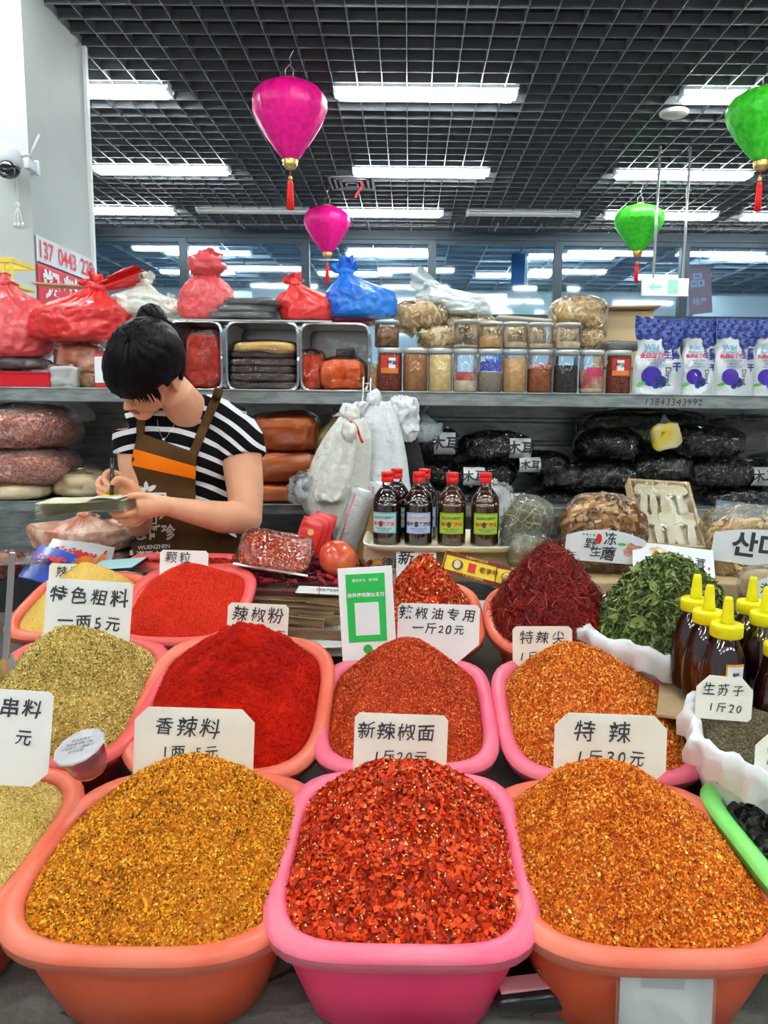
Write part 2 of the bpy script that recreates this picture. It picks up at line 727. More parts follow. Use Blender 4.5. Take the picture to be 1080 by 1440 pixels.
for dx, px in ((-.1, 932), (.14, 975)):
    obj('rod', tube([(dx, 0, h_ * .9), (dx, 0, CEIL - P2.z)], .012, 8), M('rod_steel', (.6, .62, .63), .3, .7), t)

# ceiling speaker, vent, camera, cable, sign on the pillar
P = W(948, 157, 5.75)
t = thing('ceiling_speaker', 'round cream ceiling disc beside the right tube lamp', 'ceiling speaker', (P.x, 5.75, CEIL - .03))
obj('rim', lathe([(.09, 0), (.098, .006), (.1, .02), (.09, .028)], 32), M('cream_plastic', (.62, .6, .55), .5), t)
obj('grille', lathe([(.001, -.002), (.088, -.002), (.089, .004)], 32), M('cream_mesh', (.5, .48, .44), .7, bump=(300, .8)), t)
P = W(495, 256, 7.6)
t = thing('ceiling_vent', 'square grey ceiling air vent of nested louvres', 'air vent', (P.x, P.y, CEIL - .012))
for i in range(4):
    s = .42 - i * .1
    fr = join(*[xf(box(s, .02, .014, .002), rot('Z', 90 * k) @ T(0, s / 2 - .01, -i * .004)) for k in range(4)])
    obj('louvre', fr, M('vent_grey', (.25, .26, .27), .4, .3), t, False)
rb = W(505, 262, 7.5)
tag(obj('red_ribbon', grid(3, 10, lambda u, v: ((u - .5) * .02 + .03 * math.sin(v * 5), .01 * math.sin(v * 9), -v * .16)), M('tassel_red'), loc=(rb.x, 7.5, CEIL)), 'thin red ribbon hanging from the ceiling vent', 'ribbon')

# pillar things
Pc = W(10, 235, PA - .1)
t = thing('security_camera', 'white domed security camera with black lens head on pillar', 'security camera', (Pc.x, PA - .1, Pc.z))
m_cw, m_cb = M('camera_white', (.62, .66, .72), .3), M('camera_black', (.01, .012, .016), .15, coat=.5)
obj('housing', lathe([(.062, .0), (.07, .02), (.066, .075), (.05, .105), (.02, .115)], 28), m_cw, t)
obj('lens_head', join(ball(.06, .06, .05, (0, 0, -.005), 24, 14), xf(lathe([(.028, 0), (.034, .01), (.034, .05), (.02, .055)], 20), T(.02, -.03, -.035) @ rot('X', 65) @ rot('Y', 15))), m_cb, t)
obj('lens', xf(lathe([(.001, 0), (.018, 0), (.018, .008), (.001, .012)], 20), T(.027, -.083, -.06) @ rot('X', 65) @ rot('Y', 15)), M('lens_glass', (.02, .02, .05), .05, coat=1), t)
obj('sticker', onto(rect(.07, .024, nu=8), lambda x, y: (.0615 * math.sin(x / .061), -.0615 * math.cos(x / .061), y - .012)), M('sticker_white', (.75, .8, .82), .5), t, False)
obj('bracket', join(box(.03, .1, .05, .004, c=(.09, .06, .0)), tube([(.06, .02, .06), (.09, .03, .07), (.1, .06, .05)], .011, 8), box(.05, .02, .07, .004, c=(.09, .1, -.01))), m_cw, t)
obj('antenna', tube([(.1, .03, .05), (.16, .02, .16)], [.008, .006], 8), m_cw, t)
yc = PA - .02
cpx = W(25, 290, yc)
pts = [W(23, 245, yc), W(24, 265, yc), W(25, 284, yc)]
t = thing('hanging_cable', 'white cable with three loose plug ends hanging below the security camera', 'cable', (cpx.x, yc, cpx.z))
o = Vector((cpx.x, yc, cpx.z))
obj('cord', tube([Vector(p) - o for p in pts], .004, 6), m_white, t)
obj('splitter', box(.02, .012, .02, .003, c=(0, 0, .0)), m_white, t)
for px in (21, 26, 32):
    e = W(px, 313, yc) - o
    obj('plug_lead', join(tube([(0, 0, 0), (e.x * .7, -.004, e.z * .5), tuple(e)], .003, 6), tube([tuple(e), (e.x, e.y, e.z - .02)], .007, 8)), m_white, t)

# phone-number sign on the pillar's side
xs = PX + .008
ys0, ys1 = depth_at(52, 360, xs), PB + .02
z1 = W(52, 330, ys0).z
t = thing('shop_sign', 'white and red wall sign with telephone number and large white characters', 'sign', T(xs + .004, (ys0 + ys1) / 2, z1 - .42) @ rot('Z', 90))
L_ = ys1 - ys0
m_sw, m_sr = M('sign_white', (.72, .74, .78), .4), M('sign_red', (.72, .01, .03), .4)
obj('white_panel', box(L_, .006, .13, c=(0, 0, .29)), m_sw, t, False)
obj('red_panel', box(L_, .008, .30, c=(0, 0, -.02)), m_sr, t, False)
for k, ch in enumerate('137 0443 2286'):
    if ch != ' ':
        obj('numeral', card_text(text_vf(ch, .125, .014), (k - 6) * L_ * .077, .35, -.006), m_sr, t, False)
for k, ch in enumerate('塑料袋'):
    obj('character', card_text(text_vf(ch, .20, .035), (k - 1) * L_ * .32, .15, -.007), M('char_white', (.9, .9, .9), .5), t, False)

# things seen through the windows
P = W(728, 380, 11)
t = thing('hanging_board', 'small blue and white board hanging in the next hall', 'hanging sign', (P.x, 11, P.z - .2))
obj('board', box(.18, .05, .42, .01), M('board_blue', (.02, .16, .40), .4), t, False)
obj('board_edge', box(.05, .06, .42, .008, c=(.115, 0, 0)), m_white, t, False)
obj('hanger', tube([(0, 0, .4), (0, 0, CEIL - P.z + .2)], .01, 6), m_white, t)
P = W(988, 405, 10.5)
t = thing('hanging_banner', 'faded red banner with white lettering beyond the rightmost window', 'banner', T(P.x, 10.5, P.z - .33) @ rot('Y', -6))
obj('cloth', box(.3, .01, .62), M('banner_red', (.95, .42, .38), .6), t, False)
obj('lettering', card_text(text_vf('品', .2, .02), -.03, .42, -.008), M('char_white'), t, False)
obj('small_lettering', card_text(text_vf('特产', .1, .01), -.01, .15, -.008), M('char_white'), t, False)
obj('hanger', tube([(0, 0, .6), (.03, 0, CEIL - P.z + .33)], .008, 6), m_white, t)
# ================================================================== SHELVES
YS = 2.65
m_galv = M('galvanised_steel', (.40, .43, .42), .36, .75, c2=(.27, .30, .30), scale=14, bump=(30, .08), stretch=(1, 1, 4))
m_galvd = M('galvanised_dark', (.25, .27, .28), .4, .7)
zs1 = W(573, 551, YS).z      # upper shelf top
zs2 = W(573, 711, YS).z      # middle shelf top
SX0, SX1 = -1.75, 1.9


def shelf(z, th, label, name='shelf_board'):
    t = thing('storage_shelf', label, 'shelf', ((SX0 + SX1) / 2, YS, z))
    L_ = SX1 - SX0
    obj('shelf_board', box(L_, .44, .012, c=(0, .22, -.012)), m_galv, t, False)
    obj('front_lip', box(L_, .012, th, .003, c=(0, -.006, -th)), m_galv, t, False)
    obj('lip_fold', box(L_, .016, .006, .002, c=(0, -.009, -.004)), m_galv, t, False)
    return t


s1 = shelf(zs1, .046, 'upper galvanised steel shelf with handwritten number on its front lip')
obj('handwritten_number', card_text(hand('13843343992', .032, .0, .95, .03), W(945, 565, YS).x - s1.location.x, -.026, -.0135), M('ink', (.05, .05, .06), .6), s1, False)
s2 = shelf(zs2, .035, 'middle galvanised steel shelf behind the shopkeeper')
t = thing('shelf_back_panel', 'dull galvanised sheet closing the back of the shelf between both boards', 'metal panel', ((SX0 + SX1) / 2, YS + .455, zs2 - .45))
obj('sheet', box(SX1 - SX0, .008, zs1 - zs2 + .43), m_galv, t, False)
for k in range(3):
    obj('rib', box(SX1 - SX0, .012, .02, .004, c=(0, -.008, .55 + k * .09)), m_galv, t, False)
for i, x in enumerate((SX0 + .02, .02, SX1 - .02)):
    t = thing('shelf_post', 'slotted grey steel post of the shelving, ' + ('far left end', 'middle, behind the white bags', 'far right end')[i], 'post', (x, YS + .42, 0))
    obj('upright', box(.04, .04, zs1 - .012), m_galvd, t, False)
    obj('foot', box(.06, .06, .02), m_galvd, t, False)

# ================================================================== COUNTER
m_counter = M('counter_film', (.36, .36, .33), .3, c2=(.22, .22, .2), scale=9, bump=(14, .7, .03), coat=.3)
prof = [(.60, .0), (.60, .595), (1.20, .595), (1.25, .635), (1.60, .69), (1.66, .72), (2.02, .80), (2.12, .80), (2.12, 0)]
V = [(-1.45, y, z) for y, z in prof] + [(1.55, y, z) for y, z in prof]
n = len(prof)
F = [tuple(range(n)), tuple(range(2 * n - 1, n - 1, -1))] + [(i, i + n, (i + 1) % n + n, (i + 1) % n) for i in range(n)]
ct = thing('display_counter', 'stepped display counter under crumpled clear plastic sheet, below the basins', 'counter', (0, 1.3, 0))
obj('stepped_top', xf((V, F), (0, -1.3, 0)), M('counter_board', (.10, .08, .07), .5), ct, False)
sheet = grid(80, 24, lambda u, v: (-1.45 + 3 * u, -.70 + v * .66, .598 + .012 * noise.noise(Vector((u * 30, v * 9, 0))) + .008 * abs(noise.noise(Vector((u * 70, v * 20, 3))))))
obj('plastic_sheet', sheet, m_counter, ct)
edge = grid(90, 12, lambda u, v: (-1.45 + 3 * u, -.706 - .012 * abs(noise.noise(Vector((u * 40, v * 2, 7)))) , .605 - v * .3))
obj('sheet_apron', edge, m_counter, ct)

# ================================================================== BASINS AND HEAPS
def plastic(name, c, c2=None, rough=.38):
    return M(name, c, rough, c2=c2, scale=9, coat=.12, spec=.35, sss=.15, lo=.35, hi=.75)


P_pink = (plastic('pink_rim_backlit', (.90, .13, .24), (.86, .20, .28)), plastic('pink_body', (.95, .035, .17), (.9, .03, .14)))  # each rim shares its body's plastic; backlight is painted in as lighter colour
P_orange = (plastic('orange_rim_backlit', (.76, .13, .07), (.80, .22, .14)), plastic('orange_body', (.82, .12, .04), (.66, .08, .02)))
P_dull = (plastic('dull_red_rim_backlit', (.72, .2, .15), (.62, .15, .1)), plastic('dull_red_body', (.55, .06, .04), (.45, .05, .03)))
P_rose = (plastic('rose_rim_backlit', (.80, .10, .11), (.74, .13, .10)), plastic('rose_body', (.70, .05, .06), (.6, .05, .05)))
P_green = (plastic('green_rim_backlit', (.22, .78, .16), (.26, .8, .2)), plastic('green_body', (.12, .6, .08), (.1, .5, .06)))


def sup(a, b, th, n):
    c, s = math.cos(th), math.sin(th)
    r = (abs(c / a) ** n + abs(s / b) ** n) ** (-1 / n)
    return r * c, r * s


def frame_of(F, B):
    "basin frame: origin at middle of the rim plane, y running front to back"
    F, B = Vector(F), Vector(B)
    y = (B - F).normalized()
    x = y.cross(Vector((0, 0, 1))).normalized()
    z = x.cross(y)
    o = (F + B) / 2
    return Matrix(((x.x, y.x, z.x, o.x), (x.y, y.y, z.y, o.y), (x.z, y.z, z.z, o.z), (0, 0, 0, 1))), (B - F).length


class Basin:
    def __init__(s, fpx, fpy, fD, bpy_, bD, wid, mats, label, n=4.0, depth=None, wide=.82, group='plastic basins of spice', bx=None):
        F = W(fpx, fpy, fD)
        bx = F.x if bx is None else bx
        Bz = W(573, bpy_, bD).z
        B = Vector((bx, bD, Bz))
        s.m, L_ = frame_of(F, B)
        s.a, s.b, s.n = wid / 2, L_ / 2, n
        depth = depth or (.165 if fD < 1 else .13)
        s.depth = depth
        base = s.m @ T(0, 0, -depth)
        s.t = thing('basin', label, 'basin', base, group)
        N_ = 72
        ths = [2 * PI * i / N_ for i in range(N_)]

        def ring(off, z, sc=1.0):
            return [(*(q * sc for q in sup(s.a + off, s.b + off, th, n)), z) for th in ths]
        d = depth
        wall = [ring(-.012, d - .012), ring(-.014, d - .03, .985), ring(-.02, d * .5, .93), ring(-.03, .012, wide + .03), ring(-.05, .002, wide), ]
        inner = [ring(-.025, d - .006), ring(-.03, d - .03, .98), ring(-.036, d * .5, .925), ring(-.045, .016, wide + .02)]
        V1, F1 = loft(wall, True, True)
        V2, F2 = loft(inner, True, False)
        F2 = F2 + [tuple(range(3 * N_, 4 * N_))]
        obj('body', join((V1, F1[:-2] + [F1[-1]]), (V2, F2)), mats[1], s.t)
        rim = []
        for k in range(12):
            a = 2 * PI * k / 12
            rim.append(ring(-.013 + math.cos(a) * .0145, d - .009 + math.sin(a) * .0105))
        V3, F3 = loft(rim + [rim[0]], True, False)
        lip = loft([ring(.0005, d - .01), ring(-.001, d - .023), ring(-.014, d - .023)], True, False)
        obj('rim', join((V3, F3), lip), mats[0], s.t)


def surf_heap(b, H, peak, k=1.25, inset=.024, z0=-.018, lump=.004, lf=18, seed=0, e=.07, zb=0.0):
    "height field of a heap in basin b; returns fn(r, th) -> local point in the basin's rim frame"
    so = Vector((seed * 3.3, seed * 1.9, seed))

    def f(r, th):
        x, y = sup(b.a - inset, b.b - inset, th, b.n)
        px, py = peak[0] * b.a, peak[1] * b.b
        X = px + (x - px) * r
        Y = py + (y - py) * r
        rr = math.sqrt(r * r + e * e) - e * .3
        g = max(0, 1 - rr ** k)
        nz = noise.noise(Vector((X * lf, Y * lf, 0)) + so) * lump + noise.noise(Vector((X * lf * 3, Y * lf * 3, 5)) + so) * lump * .4
        return X, Y, z0 + H * g + nz * min(1, 3 * (1.02 - r)) + zb * (Y / b.b)
    return f


def heap_mesh(f, nr=44, nt=110):
    V = [f(0, 0)]
    F = []
    for i in range(1, nr + 1):
        for j in range(nt):
            V.append(f(i / nr, 2 * PI * j / nt))
    for j in range(nt):
        F.append((0, 1 + j, 1 + (j + 1) % nt))
    for i in range(nr - 1):
        for j in range(nt):
            a = 1 + i * nt + j
            c = 1 + i * nt + (j + 1) % nt
            F.append((a, a + nt, c + nt, c))
    return V, F


def surf_samples(V, F, n):
    "n random points on a triangulated copy, with normals"
    V = np.array(V)
    tris = []
    for q in F:
        for k in range(1, len(q) - 1):
            tris.append((q[0], q[k], q[k + 1]))
    t = np.array(tris)
    A, B, C = V[t[:, 0]], V[t[:, 1]], V[t[:, 2]]
    cr = np.cross(B - A, C - A)
    ar = np.linalg.norm(cr, axis=1)
    idx = rng.choice(len(t), n, p=ar / ar.sum())
    u, v = rng.random(n), rng.random(n)
    m = u + v > 1
    u[m], v[m] = 1 - u[m], 1 - v[m]
    P = A[idx] + (B - A)[idx] * u[:, None] + (C - A)[idx] * v[:, None]
    Nn = cr[idx] / np.maximum(ar[idx], 1e-12)[:, None]
    Nn[Nn[:, 2] < 0] *= -1
    return P, Nn


def unit(a):
    return a / np.maximum(np.linalg.norm(a, axis=1), 1e-9)[:, None]


def scatter(P, Nn, size, kind='chip', up=.002, tilt=.6, asp=1.0):
    "pieces on points: chips (bent quads), grains (tetrahedra), strips, leaves"
    n = len(P)
    nn = unit(Nn + rng.normal(0, tilt, (n, 3)))
    t = unit(np.cross(nn, rng.normal(0, 1, (n, 3))))
    b = np.cross(nn, t)
    s = size if hasattr(size, '__len__') else np.full(n, size)
    s = s[:, None]
    P = P + Nn * (up * rng.random((n, 1)))
    if kind == 'chip':
        j = lambda: rng.uniform(.6, 1.2, (n, 1))
        c = [P + s * (-t * j() - b * j() * .7) * .5, P + s * (t * j() - b * j() * .7) * .5, P + s * (t * j() + b * j() * .7) * .5 + nn * s * .25, P + s * (-t * j() + b * j() * .7) * .5 + nn * s * .1]
        V = np.stack(c, 1).reshape(-1, 3)
        F = np.arange(4 * n).reshape(-1, 4)
        return V, F, 1
    if kind == 'grain':
        c = [P + s * t * .55 * asp, P - s * (t * .55 * asp) + s * b * .25, P - s * b * .45, P + nn * s * .55]
        V = np.stack(c, 1).reshape(-1, 3)
        o = (np.arange(n) * 4)[:, None]
        F = np.concatenate([o + np.array([[0, 1, 3]]), o + np.array([[1, 2, 3]]), o + np.array([[2, 0, 3]])], 1).reshape(-1, 3)
        return V, F, 3
    if kind == 'strip':
        segs = 4
        bend = rng.uniform(-1.4, 1.4, (n, 1))
        wd = s * asp
        rows = []
        p = P - t * s * .5
        for k in range(segs + 1):
            a = bend * (k / segs - .5)
            d = t * np.cos(a) + b * np.sin(a)
            sd = b * np.cos(a) - t * np.sin(a)
            lift = nn * s * (.12 * math.sin(PI * k / segs))
            wk = wd * (1 - .6 * abs(k / segs - .5))
            rows += [p + lift - sd * wk, p + lift + sd * wk]
            p = p + d * s / segs
        V = np.stack(rows, 1).reshape(-1, 3)
        nv = 2 * (segs + 1)
        o = (np.arange(n) * nv)[:, None]
        F = np.concatenate([o + np.array([[2 * k, 2 * k + 1, 2 * k + 3, 2 * k + 2]]) for k in range(segs)], 1).reshape(-1, 4)
        return V, F, segs
    if kind == 'leaf':
        # crumpled folded leaf: three stations, keel in the middle
        rows = []
        for k, (x, wd) in enumerate(((-.5, .05), (-.15, .32), (.2, .28), (.55, .04))):
            cz = rng.normal(0, .10, (n, 1))
            rows += [P + s * (t * x - b * wd + nn * (.16 + cz)), P + s * (t * x + nn * cz), P + s * (t * x + b * wd + nn * (.16 + cz))]
        V = np.stack(rows, 1).reshape(-1, 3)
        o = (np.arange(n) * 12)[:, None]
        F = np.concatenate([o + np.array([[3 * k + q, 3 * k + q + 1, 3 * k + q + 4, 3 * k + q + 3]]) for k in range(3) for q in (0, 1)], 1).reshape(-1, 4)
        return V, F, 6


def merge_np(base, parts):
    "base (lists) + numpy scatter parts -> one mesh with per-face rnd"
    V0 = np.array(base[0], float)
    quads = np.array([q for q in base[1] if len(q) == 4], int).reshape(-1, 4)
    tris = np.array([q for q in base[1] if len(q) == 3], int).reshape(-1, 3)
    Vs, Fs, rn = [V0], [], []
    if len(quads):
        Fs.append(quads)
        rn.append(np.full(len(quads), base[2]))
    if len(tris):
        Fs.append(tris)
        rn.append(np.full(len(tris), base[2]))
    o = len(V0)
    for V, F, per, lo, hi in parts:
        Vs.append(V)
        Fs.append(F + o)
        n = len(F) // per
        rn.append(np.repeat(rng.uniform(lo, hi, n), per))
        o += len(V)
    return (np.concatenate(Vs), Fs), np.concatenate(rn)


def heap(b, H, peak, m, specs, label, cat, k=1.25, base=.3, seed=0, name='spice_heap', lump=.004, **kw):
    f = surf_heap(b, H, peak, k, seed=seed, lump=lump, **kw)
    V, F = heap_mesh(f)
    parts = []
    for (n, kind, lo, hi, r0, r1, opt) in specs:
        P, Nn = surf_samples(V, F, n)
        sz = rng.uniform(lo, hi, n)
        v, ff, per = scatter(P, Nn, sz, kind, **opt)
        parts.append((v, ff, per, r0, r1))
    vf, rn = merge_np((V, F, base), parts)
    o = obj(name, vf, m, None, not specs, rnd=rn)
    o.matrix_world = b.m
    return tag(o, label, cat, kind='stuff')


DY = .0
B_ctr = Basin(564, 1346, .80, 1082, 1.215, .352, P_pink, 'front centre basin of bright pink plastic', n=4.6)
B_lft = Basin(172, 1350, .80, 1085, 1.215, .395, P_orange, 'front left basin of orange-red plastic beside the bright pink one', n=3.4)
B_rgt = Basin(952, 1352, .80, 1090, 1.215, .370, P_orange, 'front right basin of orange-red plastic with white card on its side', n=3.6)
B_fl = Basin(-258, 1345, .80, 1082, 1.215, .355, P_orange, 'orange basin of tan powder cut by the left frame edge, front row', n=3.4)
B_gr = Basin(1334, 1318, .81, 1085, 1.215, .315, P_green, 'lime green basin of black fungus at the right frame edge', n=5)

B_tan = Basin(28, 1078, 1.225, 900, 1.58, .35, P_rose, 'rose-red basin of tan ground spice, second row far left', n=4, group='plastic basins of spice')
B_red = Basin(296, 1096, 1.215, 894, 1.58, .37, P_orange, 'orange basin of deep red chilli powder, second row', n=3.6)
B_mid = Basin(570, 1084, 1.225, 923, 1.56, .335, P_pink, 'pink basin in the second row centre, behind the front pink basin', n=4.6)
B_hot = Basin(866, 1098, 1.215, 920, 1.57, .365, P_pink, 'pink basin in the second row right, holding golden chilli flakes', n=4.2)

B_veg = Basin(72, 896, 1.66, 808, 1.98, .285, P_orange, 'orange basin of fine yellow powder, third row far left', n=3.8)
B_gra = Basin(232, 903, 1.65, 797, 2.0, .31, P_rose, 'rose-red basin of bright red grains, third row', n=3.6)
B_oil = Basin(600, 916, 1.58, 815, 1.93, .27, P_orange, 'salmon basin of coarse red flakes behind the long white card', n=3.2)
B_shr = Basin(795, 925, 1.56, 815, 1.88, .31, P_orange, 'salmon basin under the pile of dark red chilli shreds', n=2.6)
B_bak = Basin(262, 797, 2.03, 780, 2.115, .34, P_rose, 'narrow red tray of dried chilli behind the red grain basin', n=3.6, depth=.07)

ma = MR('heap_yellow_orange', [(0, (.12, .035, .002)), (.18, (.50, .15, .003)), (.5, (.86, .29, .004)), (.75, (.98, .42, .010)), (1, (1, .68, .08))], .55)
mb = MR('heap_red_flake', [(0, (.16, .006, .001)), (.3, (.52, .022, .002)), (.62, (.82, .06, .005)), (.88, (.95, .13, .012)), (.93, (1, .5, .12)), (1, (1, .74, .35))], .45)
mc = MR('heap_orange_flake', [(0, (.20, .025, .001)), (.25, (.62, .10, .002)), (.6, (.92, .23, .005)), (.85, (1, .36, .02)), (1, (1, .66, .14))], .5)
md = MR('heap_tan', [(0, (.14, .09, .01)), (.25, (.50, .33, .06)), (.6, (.82, .60, .16)), (1, (1, .86, .42))], .6)
me_ = MR('heap_tan_powder', [(0, (.68, .43, .08)), (.5, (.8, .54, .13)), (1, (.9, .66, .22))], .8)
mf = M('heap_deep_red_powder', (.46, .004, .001), .85, spec=.15, c2=(.72, .016, .001), scale=14, bump=(90, .9, .02), detail=10, lo=.3, hi=.7)
mg = MR('heap_brick_flake', [(0, (.24, .012, .002)), (.35, (.54, .04, .004)), (.7, (.76, .09, .01)), (.9, (.85, .17, .025)), (1, (1, .55, .25))], .5)
mh = MR('heap_golden_flake', [(0, (.30, .025, .002)), (.3, (.62, .09, .004)), (.55, (.86, .19, .008)), (.8, (.98, .40, .025)), (1, (1, .74, .2))], .42)
mj = MR('heap_bright_red_grain', [(0, (.50, .01, .001)), (.5, (.80, .022, .002)), (1, (.95, .06, .006))], .5)
ml = MR('heap_coarse_red', [(0, (.20, .008, .002)), (.4, (.55, .02, .003)), (.7, (.82, .06, .006)), (.88, (.78, .28, .04)), (1, (.9, .65, .22))], .35)
msh = MR('chilli_shreds', [(0, (.07, .002, .002)), (.5, (.20, .005, .005)), (.85, (.38, .012, .008)), (1, (.55, .10, .025))], .35)
mlf = MR('dried_green_leaves', [(0, (.03, .05, .012)), (.5, (.10, .15, .035)), (.85, (.22, .28, .08)), (1, (.40, .45, .18))], .6)
msd = MR('perilla_seed', [(0, (.05, .04, .02)), (.5, (.15, .12, .06)), (1, (.34, .28, .17))], .5)
mfg = MR('black_fungus', [(0, (.008, .009, .010)), (.5, (.035, .036, .035)), (1, (.12, .115, .10))], .5)

G = {}
heap(B_lft, .135, (.08, .18), ma, [(26000, 'grain', .0022, .0052, .0, 1, dict(tilt=.7, up=.004)), (9000, 'chip', .0025, .006, 0, .75, dict(tilt=.8, up=.004))], 'heap of yellow-orange ground spice in the front left basin', 'spice heap', k=1.25, base=.3, lump=.007, seed=1)
heap(B_ctr, .125, (.0, .12), mb, [(15000, 'chip', .003, .0075, 0, .88, dict(tilt=.75, up=.005)), (3500, 'chip', .006, .011, .1, .86, dict(tilt=.55, up=.006)), (1500, 'grain', .0028, .0045, 1.1, 1.2, dict(up=.006))], 'heap of red chilli flakes with pale seeds in the bright pink basin', 'spice heap', k=1.45, base=.2, lump=.006, seed=2)
heap(B_rgt, .135, (-.18, .18), mc, [(26000, 'grain', .0024, .0052, .0, .97, dict(tilt=.7, up=.004)), (9000, 'chip', .003, .006, 0, 1, dict(tilt=.8, up=.004))], 'heap of orange chilli flakes in the front right basin', 'spice heap', k=1.3, base=.3, lump=.006, seed=3)
heap(B_fl, .075, (.1, .1), md, [(26000, 'grain', .002, .004, .1, 1, {})], 'heap of greenish tan ground spice at the left frame edge', 'spice heap', k=1.4, base=.4, seed=4)
heap(B_tan, .155, (.12, .1), md, [(26000, 'grain', .0024, .005, .0, 1, dict(up=.004, tilt=.7)), (5000, 'chip', .003, .006, 0, .5, dict(up=.004))], 'heap of greenish tan coarse spice behind the skewer seasoning card', 'spice heap', k=1.25, base=.45, seed=5)
heap(B_red, .172, (.18, .15), mf, [(14000, 'grain', .0012, .003, 0, 1, dict(up=.001)), (260, 'grain', .004, .009, 0, 1, dict(up=.0))], 'smooth heap of deep red chilli powder in an orange basin', 'spice heap', k=1.2, seed=6, lump=.012, lf=30)
heap(B_mid, .158, (.0, .12), mg, [(34000, 'chip', .002, .0042, 0, .93, {}), (1500, 'grain', .002, .003, 1.0, 1.2, {})], 'heap of brick red chilli flakes, second row centre', 'spice heap', k=1.25, base=.3, seed=7)
heap(B_hot, .155, (-.3, .12), mh, [(30000, 'chip', .0028, .005, 0, 1, {})], 'heap of golden and red chilli flakes, second row right', 'spice heap', k=1.25, base=.3, seed=8)
heap(B_veg, .10, (.0, .3), me_, [(9000, 'grain', .0015, .003, 0, 1, {})], 'heap of fine yellow powder behind the coarse seasoning card', 'spice heap', k=1.2, base=.5, seed=9)
heap(B_gra, .115, (.05, .0), mj, [(26000, 'grain', .002, .0038, 0, 1, {})], 'heap of bright red grains in front of the granule card', 'spice heap', k=1.15, base=.5, seed=10)
heap(B_oil, .16, (-.02, .1), ml, [(16000, 'chip', .004, .0085, 0, 1, dict(tilt=.7, up=.004))], 'pointed heap of coarse red flakes with yellow seeds by the tray of oil bottles', 'spice heap', k=1.1, base=.2, seed=11)
heap(B_shr, .19, (-.08, .1), msh, [(15000, 'strip', .02, .055, 0, .92, dict(tilt=.35, up=.010, asp=.02)), (700, 'strip', .02, .05, .85, 1, dict(tilt=.4, up=.012, asp=.022))], 'tall pile of dark red dried chilli shreds', 'chilli pile', k=1.15, base=.1, seed=12, name='chilli_pile', lump=.012)
heap(B_bak, .02, (0, 0), ml, [(1500, 'chip', .006, .014, .2, .6, {})], 'dark red dried chilli in the narrow back tray', 'spice heap', base=.2, seed=13)
heap(B_gr, .05, (-.2, .3), mfg, [(3200, 'leaf', .014, .030, 0, 1, dict(tilt=.9, up=.012))], 'heap of dried black wood ear fungus in the lime green basin', 'fungus heap', k=1.3, base=.05, seed=14, name='fungus_heap', lump=.01, inset=.045)

# perilla seed and dried leaves in open plastic bags
m_pbag = FILM('milky_bag', .5, (.90, .94, .96), .4, (14, .35), milk=.80, gloss=.22)
m_pbag2 = FILM('clear_bag', .16, (.92, .95, .97), .12, (30, 1.0))


class Frame:
    pass


def open_bag(cx_px, top_py, D, a, b, H, label, contents, label2, cat, name2, hseed, flare=.03, peak=(0, 0), heapH=.1, specs=None, mat=None, base=.2, k=1.25, tilt=8, lo=0):
    c = W(cx_px, top_py, D)
    fr = Frame()
    fr.m = T(c) @ rot('X', tilt)
    fr.a, fr.b, fr.n = a, b, 2.4
    t = thing('open_plastic_bag', label, 'plastic bag', fr.m @ T(0, 0, -H))
    N_ = 72

    def ring(sc, z, wob, s):
        out = []
        for i in range(N_):
            th = 2 * PI * i / N_
            x, y = sup(a * sc, b * sc, th, 2.4)
            k = 1 + wob * noise.noise(Vector((math.cos(th) * 5, math.sin(th) * 5, s)))
            out.append((x * k, y * k, z + wob * .12 * noise.noise(Vector((math.cos(th) * 4, math.sin(th) * 4, s + 9)))))
        return out
    rings = [ring(.72, 0, .05, 1), ring(.86, H * .12, .08, 2), ring(.97, H * .4, .1, 3), ring(1.0, H * .75, .08, 4), ring(1.0, H, .1, 5),
             ring(1.08, H + flare * .8, .15, 5.3), ring(1.18, H + flare * .75, .2, 5.6), ring(1.23, H + flare * .1, .26, 5.9), ring(1.22, H - flare * .7, .3, 6.2)]
    obj('bag_film', loft(rings, True, False), m_pbag, t)
    inner = crumple(loft([ring(.69, .004, .05, 1), ring(.94, H * .4, .1, 3), ring(.97, H * .98, .08, 5)], True, True), .002, 40)
    obj('filling', inner, contents, t)
    return fr, t


fr, t = open_bag(938, 888, 1.62, .150, .14, .10, 'open milky plastic bag holding dried green leaves', M('leaf_mass', (.02, .035, .01), .8, c2=(.06, .08, .03), scale=70), '', '', '', 1)
heap(fr, .145, (.05, .25), mlf, [(9000, 'leaf', .007, .018, 0, .9, dict(tilt=1.0, up=.014)), (5000, 'strip', .012, .028, .1, 1, dict(tilt=.8, up=.016, asp=.09)), (120, 'leaf', .025, .04, .7, 1, dict(tilt=.6, up=.014))], 'pile of crumpled dried green leaves behind the yellow capped bottles', 'leaf pile', k=1.8, base=.1, seed=15, name='leaf_pile', lump=.01, inset=.01, z0=.0)
fr, t = open_bag(1080, 1046, 1.20, .10, .125, .12, 'open white plastic bag of perilla seed beside the lime green basin', M('seed_mass', (.1, .08, .04), .7, c2=(.2, .16, .09), scale=200), '', '', '', 2, flare=.035)
heap(fr, .03, (.1, .2), msd, [(16000, 'grain', .002, .0032, 0, 1, {})], 'brown perilla seed filling the open white bag', 'seed heap', k=1.3, base=.3, seed=16, name='seed_heap', inset=.008, z0=.0)

# ================================================================== PRICE CARDS
m_card = M('cream_card', (.92, .90, .80), .5, c2=(.86, .83, .71), scale=12)
m_cardw = M('white_card', (.93, .94, .93), .4, c2=(.88, .9, .89), scale=9)
m_ink = M('ink', (.03, .03, .035), .5)


